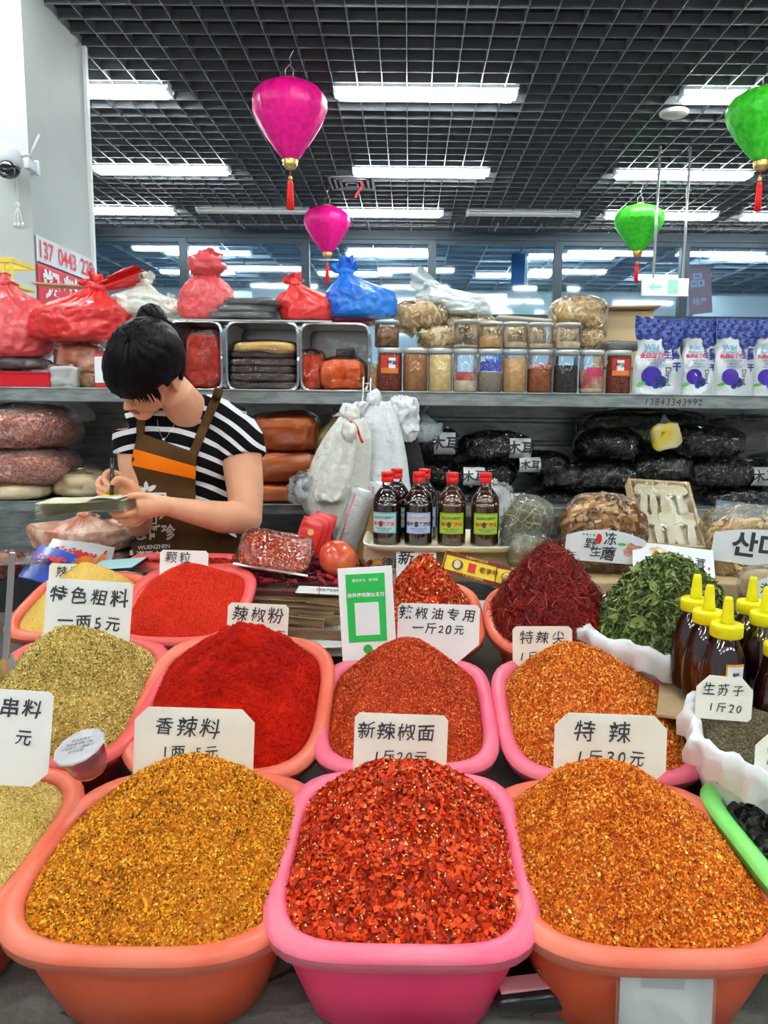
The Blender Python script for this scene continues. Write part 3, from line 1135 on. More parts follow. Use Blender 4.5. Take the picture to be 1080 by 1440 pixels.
def card(px, py0, py1, wpx, D, lines, label, roll=0, lean=-9, cut='both', m=None, ytop=None, turn=0, rr=None, ink=None, bold=.006, low=0, group='handwritten price cards'):
    "card whose top edge is at py0 and (visible) bottom at py1; low = metres hidden behind the heap"
    rr = rr or random.Random(sum(map(ord, label)))
    top, bot = W(px, py0, D), W(px, py1, D)
    w_ = wpx * mpp((top + bot) / 2)
    h_ = (top.z - bot.z) / math.cos(R(lean)) + low
    mw = T(px and bot.x, D, bot.z) @ rot('Z', turn) @ rot('Y', roll) @ rot('X', lean) @ T(0, 0, -low)
    t = thing('price_card', label, 'price card', mw, group)
    c = .02 if cut in ('top', 'all') else .007
    cb = w_ * .2 if cut in ('both', 'all') else (.006 if cut != 'right' else .006)
    cr_ = w_ * .32 if cut == 'right' else cb
    poly = [(-w_ / 2 + cb, 0), (w_ / 2 - cr_, 0), (w_ / 2, cr_ * .9), (w_ / 2, h_ - c), (w_ / 2 - c, h_), (-w_ / 2 + c, h_), (-w_ / 2, h_ - c), (-w_ / 2, cb * .9)]
    obj('card', prism(poly, 0, .0016), m or m_card, t, False)
    for s, x, z, sz in lines:
        v = card_text(hand(s, sz * w_, bold, 1.12, .035, rr), x * w_, z * w_ if False else h_ - z * w_, -.0012, rr.uniform(-2, 1))
        if v[0]:
            obj('handwriting', v, ink or m_ink, t, False)
    return t


card(121, 819, 900, 122, 1.50, [('特色粗料', 0, .2, .21), ('一两5元', .02, .5, .19)], 'large white card reading coarse seasoning, standing in the tan spice', roll=3, low=.03, m=m_cardw, bold=.014)
card(12, 977, 1086, 112, 1.10, [('串料', .1, .24, .25), ('元', .16, .6, .2)], 'white card of skewer seasoning cut by the left frame edge', roll=3, low=.02, m=m_cardw, bold=.014)
card(271, 1002, 1095, 170, 1.12, [('香辣料', -.06, .17, .17), ('1两 5元', -.03, .37, .12)], 'wide cream card reading spicy seasoning over the yellow-orange heap', roll=1, low=.03, cut='all')
card(258, 775, 812, 68, 1.92, [('颗粒', -.12, .17, .26), ('30元', .15, .46, .18)], 'small white card reading granules behind the bright red grains', roll=1, low=.02, cut='', m=m_cardw)
card(104, 794, 818, 72, 1.93, [('辣菜面', .02, .17, .24)], 'small cream card behind the fine yellow powder heap', roll=2, low=.03, cut='')
card(361, 851, 903, 86, 1.52, [('辣椒粉', 0, .2, .26), ('1斤70元', .12, .5, .17)], 'cream card reading chilli powder above the deep red heap', roll=2, low=.02, cut='')
card(615, 853, 938, 116, 1.50, [('辣椒油专用', -.02, .13, .17), ('一斤20元', .0, .31, .14)], 'long white card for chilli oil flakes with a slanted corner', roll=1, low=.0, cut='right', m=m_cardw, bold=.012)
card(585, 771, 800, 56, 2.02, [('新', -.25, .28, .42), ('面', .32, .3, .3)], 'small white card half hidden behind the coarse red flakes', low=.03, cut='', m=m_cardw, bold=.015)
card(562, 1009, 1080, 132, 1.13, [('新辣椒面', -.05, .2, .19), ('1斤20元', 0, .46, .14)], 'cream card reading new chilli powder over the front pink basin', roll=1.5, low=.03, cut='')
card(763, 883, 930, 84, 1.50, [('特辣尖', 0, .2, .24), ('1斤30', -.1, .52, .2)], 'cream card in front of the dark red chilli shreds', roll=-1, low=.02, cut='both')
card(857, 1010, 1092, 159, 1.12, [('特 辣', -.08, .17, .19), ('1斤30元', 0, .39, .15)], 'wide cream card reading extra hot over the orange flakes', roll=1.5, low=.02, cut='all')
card(1017, 954, 1004, 80, 1.215, [('生苏子', -.03, .25, .23), ('1斤20', .02, .56, .2)], 'cream card reading raw perilla seed before the yellow capped bottles', roll=4, low=.01, cut='top')
card(1092, 1037, 1112, 66, 1.10, [('黑木耳', .16, .3, .26), ('1斤', -.12, .62, .2)], 'cream card at the right frame edge beside the perilla seed bag', roll=3, low=.01, cut='all')

# green payment card (its code left out)
top, bot = W(520, 800, 1.46), W(520, 928, 1.46)
w_, h_ = 78 * mpp(top), top.z - bot.z
t = thing('payment_card', 'white framed green payment card standing among the flake heaps', 'payment card', T(bot.x, 1.46, bot.z - .0) @ rot('Y', -4) @ rot('X', -9))
m_pg = M('payment_green', (.03, .52, .09), .35)
obj('board', box(w_, .004, h_, .001), m_cardw, t, False)
obj('green_field', prism([(x * w_, z * h_) for x, z in ((-.36, .2), (.34, .2), (.36, .93), (-.36, .93))], -.0036, -.001), m_pg, t, False)
obj('white_square', prism([(x * w_, z * h_) for x, z in ((-.22, .27), (.22, .27), (.22, .62), (-.22, .62))], -.0046, -.002), m_white, t, False)
obj('lettering', join(card_text(text_vf('推荐使用微信支付', w_ * .085, .02), 0, h_ * .7, -.005), card_text(text_vf('微信支付，收付款', w_ * .06, .01), 0, h_ * .86, -.005)), M('char_white', (.9, .9, .9), .5), t, False)
obj('check_badge', join(card_text(disc(w_ * .085, 20), -.02 * w_, h_ * .12, -.003)), m_pg, t, False)

# card taped to the front right basin (its code left out)
P = W(938, 1352, .812)
t = thing('payment_card', 'plain white card taped to the side of the front right basin', 'payment card', T(P.x, .812 - .002, P.z - .012) @ rot('X', -9) @ rot('Y', 2))
obj('board', box(.107, .002, .11, c=(0, .0, -.11)), m_cardw, t, False)
obj('clear_sleeve', box(.115, .003, .118, c=(0, .0005, -.113)), FILM('sleeve', .1, bump=None), t, False)
obj('tape', box(.05, .003, .02, c=(-.005, -.001, -.018)), FILM('tape', .25, (.9, .85, .8), bump=None), t, False)
# ================================================================== BOX, TRAY, OIL BOTTLES
ZB = W(617, 816, 2.10).z
bx0, bx1 = W(511, 790, 2.08), W(722, 790, 2.08)
bw = bx1.x - bx0.x
bh = W(617, 771, 2.08).z - ZB
m_cart = M('cream_carton', (.74, .68, .48), .5, c2=(.7, .64, .44), scale=6)
t = thing('carton_box', 'cream printed carton with orange spiral emblem under the tray of oil bottles', 'box', ((bx0.x + bx1.x) / 2, 2.08, ZB))
obj('body', box(bw, .22, bh, .003, c=(0, .11, 0)), m_cart, t, False)
m_or = M('print_orange', (.85, .35, .03), .5)
sp = []
for k in range(40):
    a = k * .3
    r = .003 + .017 * k / 40
    sp.append((r * math.cos(a), r * math.sin(a), 0))
spv = [(*(p[0] * 1.0, p[1] * 1.0), 0) for p in sp]
ribV, ribF = [], []
for k, (x, y_, _) in enumerate(spv):
    a = k * .3
    wd = .0015 + .003 * k / 40
    ribV += [(x - wd * math.cos(a), y_ - wd * math.sin(a), 0), (x + wd * math.cos(a), y_ + wd * math.sin(a), 0)]
    if k:
        ribF.append((2 * k - 2, 2 * k - 1, 2 * k + 1, 2 * k))
obj('spiral_emblem', card_text((ribV, ribF), -bw * .40 , bh * .5, -.0015), m_or, t, False)
obj('lettering', join(card_text(text_vf('德越', .032, .01), -bw * .30 + .0, bh * .52, -.0015), card_text(text_vf('DEYUE', .011, .01), -bw * .30, bh * .27, -.0015)), m_ink, t, False)
obj('green_numeral', card_text(text_vf('100', .026, .02), bw * .26, bh * .45, -.0015), M('print_green', (.3, .65, .05), .5), t, False)
obj('red_line', box(.03, .001, .003, c=(bw * .32, -.001, bh * .2)), M('print_red', (.7, .03, .03), .5), t, False)
cl = []
for i in range(7):
    for j in range(4):
        for r in (.004, .0075):
            q = [(r * math.cos(2 * PI * k / 16), r * math.sin(2 * PI * k / 16)) for k in range(17)]
            V_, F_ = [], []
            for k, (x, y_) in enumerate(q):
                V_ += [(x * .93, y_ * .93, 0), (x, y_, 0)]
                if k:
                    F_.append((2 * k - 2, 2 * k - 1, 2 * k + 1, 2 * k))
            cl.append(card_text((V_, F_), bw * .3 + i * .016 - .02, bh * .3 + j * .016, -.0012))
obj('cloud_pattern', join(*cl), M('print_tan', (.55, .45, .28), .5), t, False)
ZT = ZB + bh
t = thing('serving_tray', 'shallow cream plastic tray on the carton carrying the oil bottles', 'tray', ((bx0.x + bx1.x) / 2, 2.15, ZT))


def trayring(a, b, z, n=7):
    return [(*sup(a, b, 2 * PI * i / 64, n), z) for i in range(64)]


tw = 206 * mpp(bx0) / 2
obj('floor', loft([trayring(tw - .012, .125, 0), trayring(tw - .012, .125, .004)]), m_cart, t)
obj('rim', loft([trayring(tw - .014, .122, .0), trayring(tw, .136, .018), trayring(tw + .006, .142, .019), trayring(tw + .005, .141, .014), trayring(tw - .004, .132, .002), trayring(tw - .014, .122, .0)], True, False), M('cream_tray', (.80, .78, .66), .35), t)

m_oil = M('dark_sesame_oil', (.022, .005, .002), .06, coat=1, spec=.8)
m_oil2 = M('amber_sesame_oil', (.10, .028, .004), .06, coat=1, spec=.8)
m_glass = FILM('clear_glass', .12, (.8, .85, .85), .03, None)
m_cap = M('cap_red', (.80, .012, .015), .3, coat=.3)


def lab_colors(kind):
    return {'teal': ((.12, .5, .55), (.85, .85, .8)), 'blue': ((.30, .42, .75), (.7, .75, .88)), 'green': ((.25, .48, .03), (.62, .66, .05)), 'lime': ((.22, .55, .05), (.66, .66, .06))}[kind]


def oil_bottle(px, D, kind, label, text='芝麻油', turn=0, oil=None):
    P = WZ(px, ZT + .005, D)
    s = 103 * mpp(W(600, 700, 2.12)) / .205
    t = thing('oil_bottle', label, 'oil bottle', T(P) @ Matrix.Scale(s, 4), 'oil bottles with red caps')
    prof = [(.034, 0), (.0385, .004), (.0395, .012), (.0395, .112), (.039, .122), (.034, .140), (.026, .153), (.018, .163), (.0145, .168), (.0145, .182)]
    prof = [tuple(p) for p in smoothpath(prof, 2)]
    obj('glass', lathe(prof, 32), m_glass, t)
    obj('oil', lathe([(r - .0016, z + .002 * (z < .1)) for r, z in prof if z < .155], 32), oil or m_oil, t)
    obj('cap', join(lathe([(.0155, .176), (.0165, .178), (.0165, .190), (.0155, .191)], 28, fn=lambda a, z: 1 + .015 * math.cos(24 * a)), lathe([(.0158, .191), (.017, .192), (.017, .203), (.0155, .205)], 28)), m_cap, t)
    bg, bd = lab_colors(kind)
    wrap = lambda x, y: (.0400 * math.sin(x / .04), -.0400 * math.cos(x / .04), .067 + y)
    lb = obj('paper_label', onto(rect(.076, .058, nu=12, nv=2), wrap), M('label_' + kind, bg, .4), t)
    w2 = lambda x, y: (.0403 * math.sin(x / .04), -.0403 * math.cos(x / .04), .067 + y)
    w3 = lambda x, y: (.0406 * math.sin(x / .04), -.0406 * math.cos(x / .04), .067 + y)
    obj('label_field', onto(rect(.068, .050, nu=12, nv=2), w2), M('labelf_' + kind, tuple(.5 * a + .5 * b for a, b in zip(bg, bd)), .4), lb)
    red = M('label_red', (.75, .03, .03), .5)
    obj('label_name', onto([(x + .004, y - .004, 0) for x, y, _ in text_vf('香味 ' + text, .0125, .03)[0]] and (lambda v: ([(a + .0, b - .003, 0) for a, b, _ in v[0]], v[1]))(text_vf('香味 ' + text, .0118, .03)), w3), red if kind != 'blue' else m_ink, lb, False)
    obj('label_portrait', onto(disc(.0055, 14, -.0065, -.003, .0085), lambda x, y: (.0409 * math.sin(x / .04), -.0409 * math.cos(x / .04), .067 + y)), M('portrait_dark', (.12, .06, .03), .6), lb, False)
    obj('label_heading', onto((lambda v: ([(a, b + .014, 0) for a, b, _ in v[0]], v[1]))(text_vf('延边金达莱特产', .0082, .02)), w3), M('label_yel', (.7, .45, .05), .5) if kind == 'blue' else m_ink, lb, False)
    obj('label_small_print', onto(join((lambda v: ([(a, b - .016, 0) for a, b, _ in v[0]], v[1]))(text_vf('净含量 小磨香油 纯正', .005, .01)), (lambda v: ([(a, b - .0215, 0) for a, b, _ in v[0]], v[1]))(text_vf('生产日期见瓶盖', .0045, .01))), w3), M('label_dark', (.05, .08, .2), .5), lb, False)
    t.matrix_world = T(P) @ rot('Z', turn) @ Matrix.Scale(s, 4)
    return t


oil_bottle(544, 2.10, 'teal', 'dark oil bottle with turquoise label, leftmost of the front four', '苏子油', -14)
oil_bottle(588, 2.10, 'blue', 'dark oil bottle with pale blue label, second of the front four', '黑芝麻油', 0)
oil_bottle(634.5, 2.10, 'green', 'amber oil bottle with yellow-green label, third of the front four', '芝麻油', -4, m_oil2)
oil_bottle(680.5, 2.10, 'lime', 'amber oil bottle with lime label, rightmost of the front four', '芝麻油', 2, m_oil2)
oil_bottle(557, 2.20, 'teal', 'oil bottle half hidden behind the turquoise labelled one')
oil_bottle(596, 2.21, 'blue', 'oil bottle half hidden behind the pale blue labelled one')

# two yellow boxes lying against the carton
m_yel = M('yellow_print', (.85, .66, .03), .4)
m_mar = M('maroon_print', (.20, .02, .015), .45)
for k, (px, py, wpx, ang, lab) in enumerate(((668, 800, 90, 14, 'yellow and maroon printed box tilted against the carton'), (733, 815, 74, 9, 'second yellow and maroon printed box, by the chilli shreds'))):
    c = W(px, py, 1.99)
    w_ = wpx * mpp(c)
    h_ = 31 * mpp(c)
    t = thing('printed_box', lab, 'box', T(c) @ rot('Y', ang) @ rot('X', -20) @ T(0, 0, -h_ / 2), 'yellow printed boxes')
    obj('body', box(w_, .03, h_, .001, c=(0, .015, 0)), m_yel, t, False)
    obj('band', join(box(w_ - .001, .002, h_ * .17, c=(0, -.0005, h_ * .83)), box(w_ - .001, .002, h_ * .15, c=(0, -.0005, 0)), box(.003, .002, h_, c=(-w_ * .49, -.0004, 0))), m_mar, t, False)
    obj('band_lettering', join(card_text(text_vf('新疆特产干红辣椒', h_ * .13, .02), 0, h_ * .91, -.002), card_text(text_vf('传统工艺精选原料', h_ * .12, .02), 0, h_ * .075, -.002)), M('gold_print', (.7, .45, .1), .5), t, False)
    obj('portrait', join(card_text(disc(h_ * .26, 18, 0, 0, h_ * .24), -w_ * .28, h_ * .48, -.0015)), M('portrait_brown', (.15, .06, .03), .5), t, False)
    obj('portrait_face', card_text(disc(h_ * .16, 16, 0, 0, h_ * .19), -w_ * .29, h_ * .5, -.002), M('portrait_skin', (.8, .6, .42), .5), t, False)
    obj('red_patch', join(box(w_ * .12, .002, h_ * .42, c=(-w_ * .05, -.0008, h_ * .28))), M('print_red', (.7, .03, .03), .5), t, False)
    obj('characters', card_text(text_vf('老字号', h_ * .3, .02), w_ * .22, h_ * .5, -.002), m_mar, t, False)

# ================================================================== YELLOW-CAPPED SQUEEZE BOTTLES
m_hon = M('dark_syrup', (.035, .003, .003), .07, coat=1, spec=.8, c2=(.06, .008, .004), scale=8)
m_ycap = M('cap_yellow', (.88, .78, .01), .35, sss=.2)
ZQ = .66


def squeeze(px, py, D, label, k=1.0, lab=False):
    # py = pixel of the nozzle tip
    top = W(px, py, D)
    s = k
    t = thing('squeeze_bottle', label, 'squeeze bottle', T(top.x, D, top.z - .222 * s) @ Matrix.Scale(s, 4), 'yellow capped squeeze bottles')
    prof = smoothpath([(.026, 0), (.034, .006), (.038, .03), (.040, .07), (.037, .10), (.030, .128), (.023, .145), (.020, .152), (.020, .16)], 3)
    obj('bottle', lathe([tuple(p) for p in prof], 32), m_glass, t)
    obj('syrup', lathe([(p[0] - .0015, p[1] + .001) for p in prof], 32), m_hon, t)
    obj('screw_cap', lathe([(.0255, .153), (.0272, .155), (.0275, .172), (.0262, .176), (.012, .1765)], 32), m_ycap, t)
    obj('nozzle', lathe([(.0115, .176), (.0105, .185), (.0075, .218), (.006, .2225), (.003, .223)], 24), m_ycap, t)
    if lab:
        fr_ = .0396
        wr = lambda e: (lambda x, y: ((fr_ + e) * math.sin(x / .04 + .1), -(fr_ + e) * math.cos(x / .04 + .1), .094 + y))
        l_ = obj('paper_label', onto(rect(.028, .042, nu=8), wr(.001)), m_white, t, False)
        obj('label_edge', onto(join(rect(.028, .004, 0, .019, nu=8), rect(.002, .042, -.0155, 0)), wr(.0015)), m_or, l_, False)
        obj('label_character', onto(text_vf('拌', .013, .03), wr(.002)), m_ink, l_, False)
    return t


squeeze(1025, 840, 1.30, 'dark squeeze bottle with yellow cap and white label, nearest one', 1.0, True)
squeeze(999, 823, 1.36, 'dark squeeze bottle with yellow cap, second from the left in the row')
squeeze(981, 808, 1.43, 'dark squeeze bottle with yellow cap, farthest left in the row')
squeeze(1060, 812, 1.44, 'yellow capped squeeze bottle at the back of the right row')
squeeze(1080, 826, 1.37, 'yellow capped squeeze bottle in the middle of the right row, cut by the frame')
squeeze(1101, 868, 1.29, 'yellow capped squeeze bottle nearest at the right frame edge')
P = W(1010, 975, 1.36)
tag(obj('cardboard_sheet', xf(box(.30, .24, .006, .001), rot('Z', -20)), M('cardboard', (.50, .36, .2), .8, c2=(.45, .32, .17), scale=20), None, False, loc=(P.x + .06, 1.39, top.z * 0 + W(1025, 840, 1.30).z - .23)), 'brown cardboard sheet under the yellow capped squeeze bottles', 'cardboard')
t = thing('crate', 'dark crate supporting the cardboard and squeeze bottles', 'crate', (P.x + .1, 1.40, .70))
zc_ = W(1025, 840, 1.30).z - .232 - .70
obj('body', box(.34, .27, zc_, .01), M('dark_maroon_plastic', (.05, .006, .01), .4), t, False)
obj('rim', join(*[xf(box(.35, .012, .012, .003, c=(0, -.139, zc_ - .02)), rot('Z', 0)), xf(box(.012, .28, .012, .003, c=(-.172, 0, zc_ - .02)), rot('Z', 0))]), M('dark_maroon_plastic'), t, False)

# ================================================================== LOOSE THINGS ON THE COUNTER
# steel tray of bark strips
c = W(395, 878, 1.80)
t = thing('bark_tray', 'white enamel tray holding the brown bark strips', 'tray', T(W(395, 905, 1.72)) @ rot('X', 7))
hw = 95 * mpp(W(395, 905, 1.72)) + .02
obj('floor', box(hw * 2, .30, .004, c=(0, .15, -.03)), m_white, t, False)
rr_ = lambda a, b, z: [(x, y + .15, z) for x, y in (sup(a, b, 2 * PI * i / 48, 8) for i in range(48))]
obj('wall', loft([rr_(hw, .15, -.03), rr_(hw + .012, .16, .0), rr_(hw + .02, .17, .003), rr_(hw + .02, .17, -.002), rr_(hw + .008, .158, -.004), rr_(hw - .002, .148, -.032)], True, False), m_white, t)
m_bark = M('cinnamon_bark', (.30, .20, .10), .75, c2=(.13, .075, .035), scale=30, bump=(60, .6, .01), stretch=(.25, 1, 1), lo=.35, hi=.65)
k = 0
for (x0, x1, py, D, r_) in ((335, 462, 829, 1.99, .013), (318, 478, 841, 1.95, .014), (345, 440, 852, 1.92, .015), (330, 470, 860, 1.88, .014), (420, 482, 868, 1.86, .013), (400, 455, 877, 1.82, .017),
                            (322, 420, 884, 1.78, .015), (395, 484, 888, 1.76, .015), (430, 482, 856, 1.9, .012), (330, 400, 870, 1.84, .014)):
    a_, b_ = W(x0, py - 2, D), W(x1, py + 3, D)
    L_ = (b_ - a_).length
    r_ *= 1.2
    curl = random.uniform(3.6, 5.2)
    ring_n = 12
    rings = []
    for i in range(9):
        u = i / 8
        wob = 1 + .12 * noise.noise(Vector((u * 4, k, 0)))
        outer = [(u * L_, r_ * wob * math.cos(curl * q / ring_n + 2.6), r_ * wob * math.sin(curl * q / ring_n + 2.6)) for q in range(ring_n + 1)]
        inn = [(u * L_, (r_ - .003) * wob * math.cos(curl * q / ring_n + 2.6), (r_ - .003) * wob * math.sin(curl * q / ring_n + 2.6)) for q in range(ring_n, -1, -1)]
        rings.append(outer + inn)
    o = obj('bark_strip', loft(rings), m_bark, None, False)
    d = (b_ - a_)
    o.matrix_world = T(a_) @ rot('Z', math.degrees(math.atan2(d.y, d.x))) @ rot('Y', -math.degrees(math.atan2(d.z, math.hypot(d.x, d.y))))
    tag(o, ['long brown bark strip along the back edge of the tray', 'longest brown bark strip, second from the back', 'short upper brown bark strip left of centre', 'brown bark strip across the middle of the tray', 'short brown bark strip ending under the green payment card',
            'thick curled bark strip with open end in the middle', 'brown bark strip touching the chilli powder card', 'front right brown bark strip on the tray rim', 'short thin bark strip at the right, upper layer', 'stub of bark strip at the left under the others'][k], 'bark strip', 'bark strips on the tray')
    k += 1

# dried whole chillies
m_chil = MR('dried_chilli_skin', [(0, (.10, .003, .012)), (.6, (.24, .008, .02)), (1, (.42, .02, .03))], .3, coat=.3)
mesh_v = []
protos = []
for k in range(5):
    L_ = random.uniform(.045, .075)
    bnd = random.uniform(-.03, .03)
    pts = [(u * L_, bnd * math.sin(u * PI), .004 * math.sin(u * 7)) for u in np.linspace(0, 1, 9)]
    rad = [.0015, .006, .0085, .0085, .0075, .006, .0045, .003, .0008]
    v = crumple(tube(pts, rad, 8), .0025, 90, k)
    protos.append(mesh_of('skin', v, m_chil, True, [random.random()] * len(v[1])))
stem = mesh_of('stem', tube([(0, 0, 0), (-.008, .001, .001), (-.016, .004, .002)], [.002, .0012, .001], 6), M('stem_brown', (.25, .16, .05), .7))
nch = 0
pk = random.Random(3)
for k in range(105):
    px = pk.uniform(322, 528)
    py = pk.uniform(792, 826)
    if px > 470 and py < 800 and px < 505:
        py += 12
    D = 2.13 - (py - 786) / 36 * .14
    P = W(px, py, D)
    P.z += pk.uniform(.002, .020)
    t = thing('dried_chilli', 'dark red dried whole chilli in the loose pile beneath the tomato', 'dried chilli', T(P) @ rot('Z', pk.uniform(0, 360)) @ rot('Y', pk.uniform(-18, 18)) @ T(-.03, 0, 0), 'loose dried whole chillies')
    obj('skin', protos[k % 5], None, t)
    obj('stem', stem, None, t)
P = W(430, 822, 2.0)
t = thing('chilli_tray', 'shallow dark tray under the dried whole chillies', 'tray', T(P.x, 2.06, P.z - .03))
obj('floor', box(.46, .2, .01, .003), M('tray_dark', (.12, .03, .03), .5), t, False)
obj('rim', join(box(.46, .01, .025, .003, c=(0, -.1, 0)), box(.46, .01, .025, .003, c=(0, .1, 0))), M('tray_dark'), t, False)

# tomato
P = W(475, 785, 2.02)
r_ = 27.5 * mpp(P)
t = thing('tomato', 'large ripe tomato resting on the dried chillies', 'tomato', T(P) @ rot('X', 35) @ rot('Y', 20))
m_tom = M('tomato_skin', (.62, .05, .02), .22, coat=.6, c2=(.72, .22, .08), scale=14, sss=.15, lo=.4, hi=.7)
rings = []
for i in range(1, 20):
    th = PI * i / 20
    rings.append([((r_ * math.sin(th)) * (1 + .02 * math.cos(5 * a)) * math.cos(a), (r_ * math.sin(th)) * (1 + .02 * math.cos(5 * a)) * math.sin(a), -r_ * .86 * math.cos(th) - (.010 * math.exp(-((math.sin(th) / .25) ** 2)) if th > 1.57 else -.003)) for a in [2 * PI * j / 36 for j in range(36)]])
obj('flesh', loft(rings), m_tom, t)
obj('stem_scar', xf(lathe([(.001, .0), (.005, .001), (.004, .003)], 10), (0, 0, r_ * .86 - .012)), M('stem_brown'), t)


# bags -----------------------------------------------------------------
def pillow(w_, h_, d_, seed=0, amp=.008, freq=22, e=.62, nx_=56, ny_=30):
    v = ball(w_ / 2, d_ / 2, h_ / 2, (0, 0, h_ / 2), nx_, ny_, e)
    v = crumple(v, min(w_, .2) * .06, 7, seed + 5, ridge=False)
    return crumple(v, amp, freq, seed)


def bag(px, py, wpx, hpx, D, m, label, cat='bag', name='spice_bag', seed=None, film=None, roll=0, amp=.01, depth=None, group=None, e=.62, freq=20, on=None, yaw=0, ears=None):
    seed = seed if seed is not None else int(px * 7 + py)
    c = W(px, py + hpx / 2, D)
    s = mpp(W(px, py, D))
    w_, h_ = wpx * s, hpx * s
    if on is not None:
        h_ = (W(px, py - hpx / 2, D).z - on)
        c = WZ(px, on, D)
    d_ = depth or min(w_, .2) * .8
    t = thing(name, label, cat, T(c) @ rot('Y', roll) @ rot('Z', yaw), group)
    obj('contents', pillow(w_ * .96, h_ * .95, d_ * .95, seed, amp * .5, freq, e), m, t)
    obj('plastic_film', pillow(w_ * 1.03, h_ * 1.03, d_ * 1.05, seed, amp * 1.5, freq * 1.1, e), film or m_clear, t, False)
    if ears:
        fl = []
        for (ex, ez, ln, wd, an) in ears:
            g = grid(7, 7, lambda u, v: ((u - .5) * wd * (.5 + v), .01 * math.sin(u * 12 + v * 4), v * ln))
            fl.append(xf(crumple(g, .012, 30, seed), T(ex * w_, 0, ez * h_) @ rot('Y', an)))
        obj('loose_film', join(*fl), film or m_clear, t)
    return t


m_clear = FILM('bag_clear', .14, (.92, .94, .95), .12, (16, 1.0), milk=.0, dist=.012, gloss=1.25)
m_clear2 = FILM('bag_milky', .30, (.9, .92, .93), .16, (16, 1.0), milk=.10, dist=.012, gloss=1.2)

c = W(385, 783, 2.02)
t = thing('flake_bag', 'flat zip bag of red chilli flakes leaning behind the bark tray', 'bag', T(W(380, 805, 1.97)) @ rot('Y', 9) @ rot('X', -50))
w_ = 100 * mpp(c)
V_, F_ = crumple(ball(w_ * .47, .018, .055, (0, 0, .065), 34, 18, .5), .006, 35, 3)
Pp, Nn_ = surf_samples(V_, F_, 2600)
Nn_ = unit(Pp - np.array([0, 0.02, .065]))
v_, ff_, per_ = scatter(Pp, Nn_, rng.uniform(.003, .0075, 2600), 'chip', up=.002, tilt=.5)
vf_, rn_ = merge_np((V_, F_, .25), [(v_, ff_, per_, .1, 1)])
obj('contents', vf_, MR('flakes_in_bag', [(0, (.35, .02, .004)), (.45, (.72, .09, .02)), (.7, (.85, .22, .06)), (1, (1, .70, .40))], .5), t, False, rnd=rn_, kind='stuff')
obj('plastic_film', crumple(ball(w_ * .52, .025, .066, (0, 0, .065), 44, 24, .45), .006, 30, 5), m_clear, t, False)
obj('zip_strip', box(w_ * 1.04, .003, .007, .001, c=(0, -.010, -.002)), M('zip_white', (.75, .75, .75), .3), t, False)

# red sachets
m_red = M('sachet_red', (.70, .012, .012), .22, coat=.5, bump=(30, .3))
for k in range(3):
    P = W(424 + k * 9, 786 - k * 4, 2.10 + k * .02)
    t = thing('red_sachet', ['front', 'middle', 'rear'][k] + ' red sachet standing left of the tomato', 'sachet', T(P) @ rot('Y', 17) @ rot('X', -14), 'red sachets')
    obj('pouch', crumple(grid_ := ball(.032, .006, .058, (0, 0, .058), 20, 14, .35), .003, 40, k), m_red, t)
    obj('seal', box(.06, .003, .01, c=(0, 0, .108)), m_red, t, False)
    obj('print', join(card_text(text_vf('味', .02, .02), 0, .04, -.0105), card_text(disc(.009, 14), .002, .078, -.0095)), M('gold_print'), t, False)

# booklet strip
P = W(450, 836, 1.93)
t = thing('paper_bundle', 'bundle of white paper slips held by a red rubber band', 'paper bundle', T(P) @ rot('Y', 2) @ rot('X', -25))
for k in range(4):
    obj('slip', box(.125 - k * .003, .02, .004, c=(k * .001, 0, k * .0048)), m_cardw, t, False)
obj('rubber_band', box(.002, .0215, .021, c=(-.002, 0, -.0005)), M('band_red', (.7, .03, .03), .5), t, False)
obj('printing', card_text(text_vf('辣椒粉 产品说明', .008, .01), .02, .01, -.0105), m_ink, t, False)

# fingerprint-jelly cup
P = W(125, 1075, 1.10)
t = thing('jelly_cup', 'small clear cup with pink jelly and printed foil lid, between two front basins', 'jelly cup', T(P) @ rot('Y', -14) @ rot('X', 18) @ Matrix.Scale(1.02, 4))
m_cup = FILM('cup_plastic', .22, (.95, .8, .9), .12, (30, .3))
obj('cup', lathe([(.022, -.012), (.027, -.004), (.033, .03), (.036, .034)], 32), m_cup, t)
obj('jelly', lathe([(.020, -.010), (.025, -.003), (.0295, .018), (.001, .02)], 32), M('jelly_pink', (.75, .06, .35), .2, coat=.5), t)
obj('lid', lathe([(.037, .033), (.0385, .035), (.037, .037), (.001, .0375)], 12), FILM('lid_foil', .6, (.9, .88, .92), .15, (40, .3)), t, False)
obj('lid_print', xf(join(*[(lambda v: ([(a, b + .012 - q * .008, 0) for a, b, _ in v[0]], v[1]))(text_vf(s_, .006, .01)) for q, s_ in enumerate(('果味型果冻', '净含量请看包装', '开盖即食 儿童慎食', '生产日期'))]), T(0, 0, .0385)), M('print_grey', (.15, .12, .15), .5), t, False)

# steel scoop at far left
t = thing('metal_scoop', 'bright metal scoop standing at the left edge in the tan spice', 'scoop', T(W(8, 985, 1.36)) @ rot('Y', 4) @ rot('X', -6))
m_ss = M('stainless', (.62, .6, .58), .18, .95)
Ls = W(5, 780, 1.36).z - W(8, 985, 1.36).z
obj('handle', xf(box(.012, .004, Ls * .72, .0015), (-.005, 0, Ls * .28)), m_ss, t, False)
obj('bowl', grid(10, 12, lambda u, v: ((u - .5) * (.055 * (1 - .72 * v ** 2)), .018 * (1 - (2 * u - 1) ** 2) * (1 - v), v * Ls * .32)), m_ss, t)

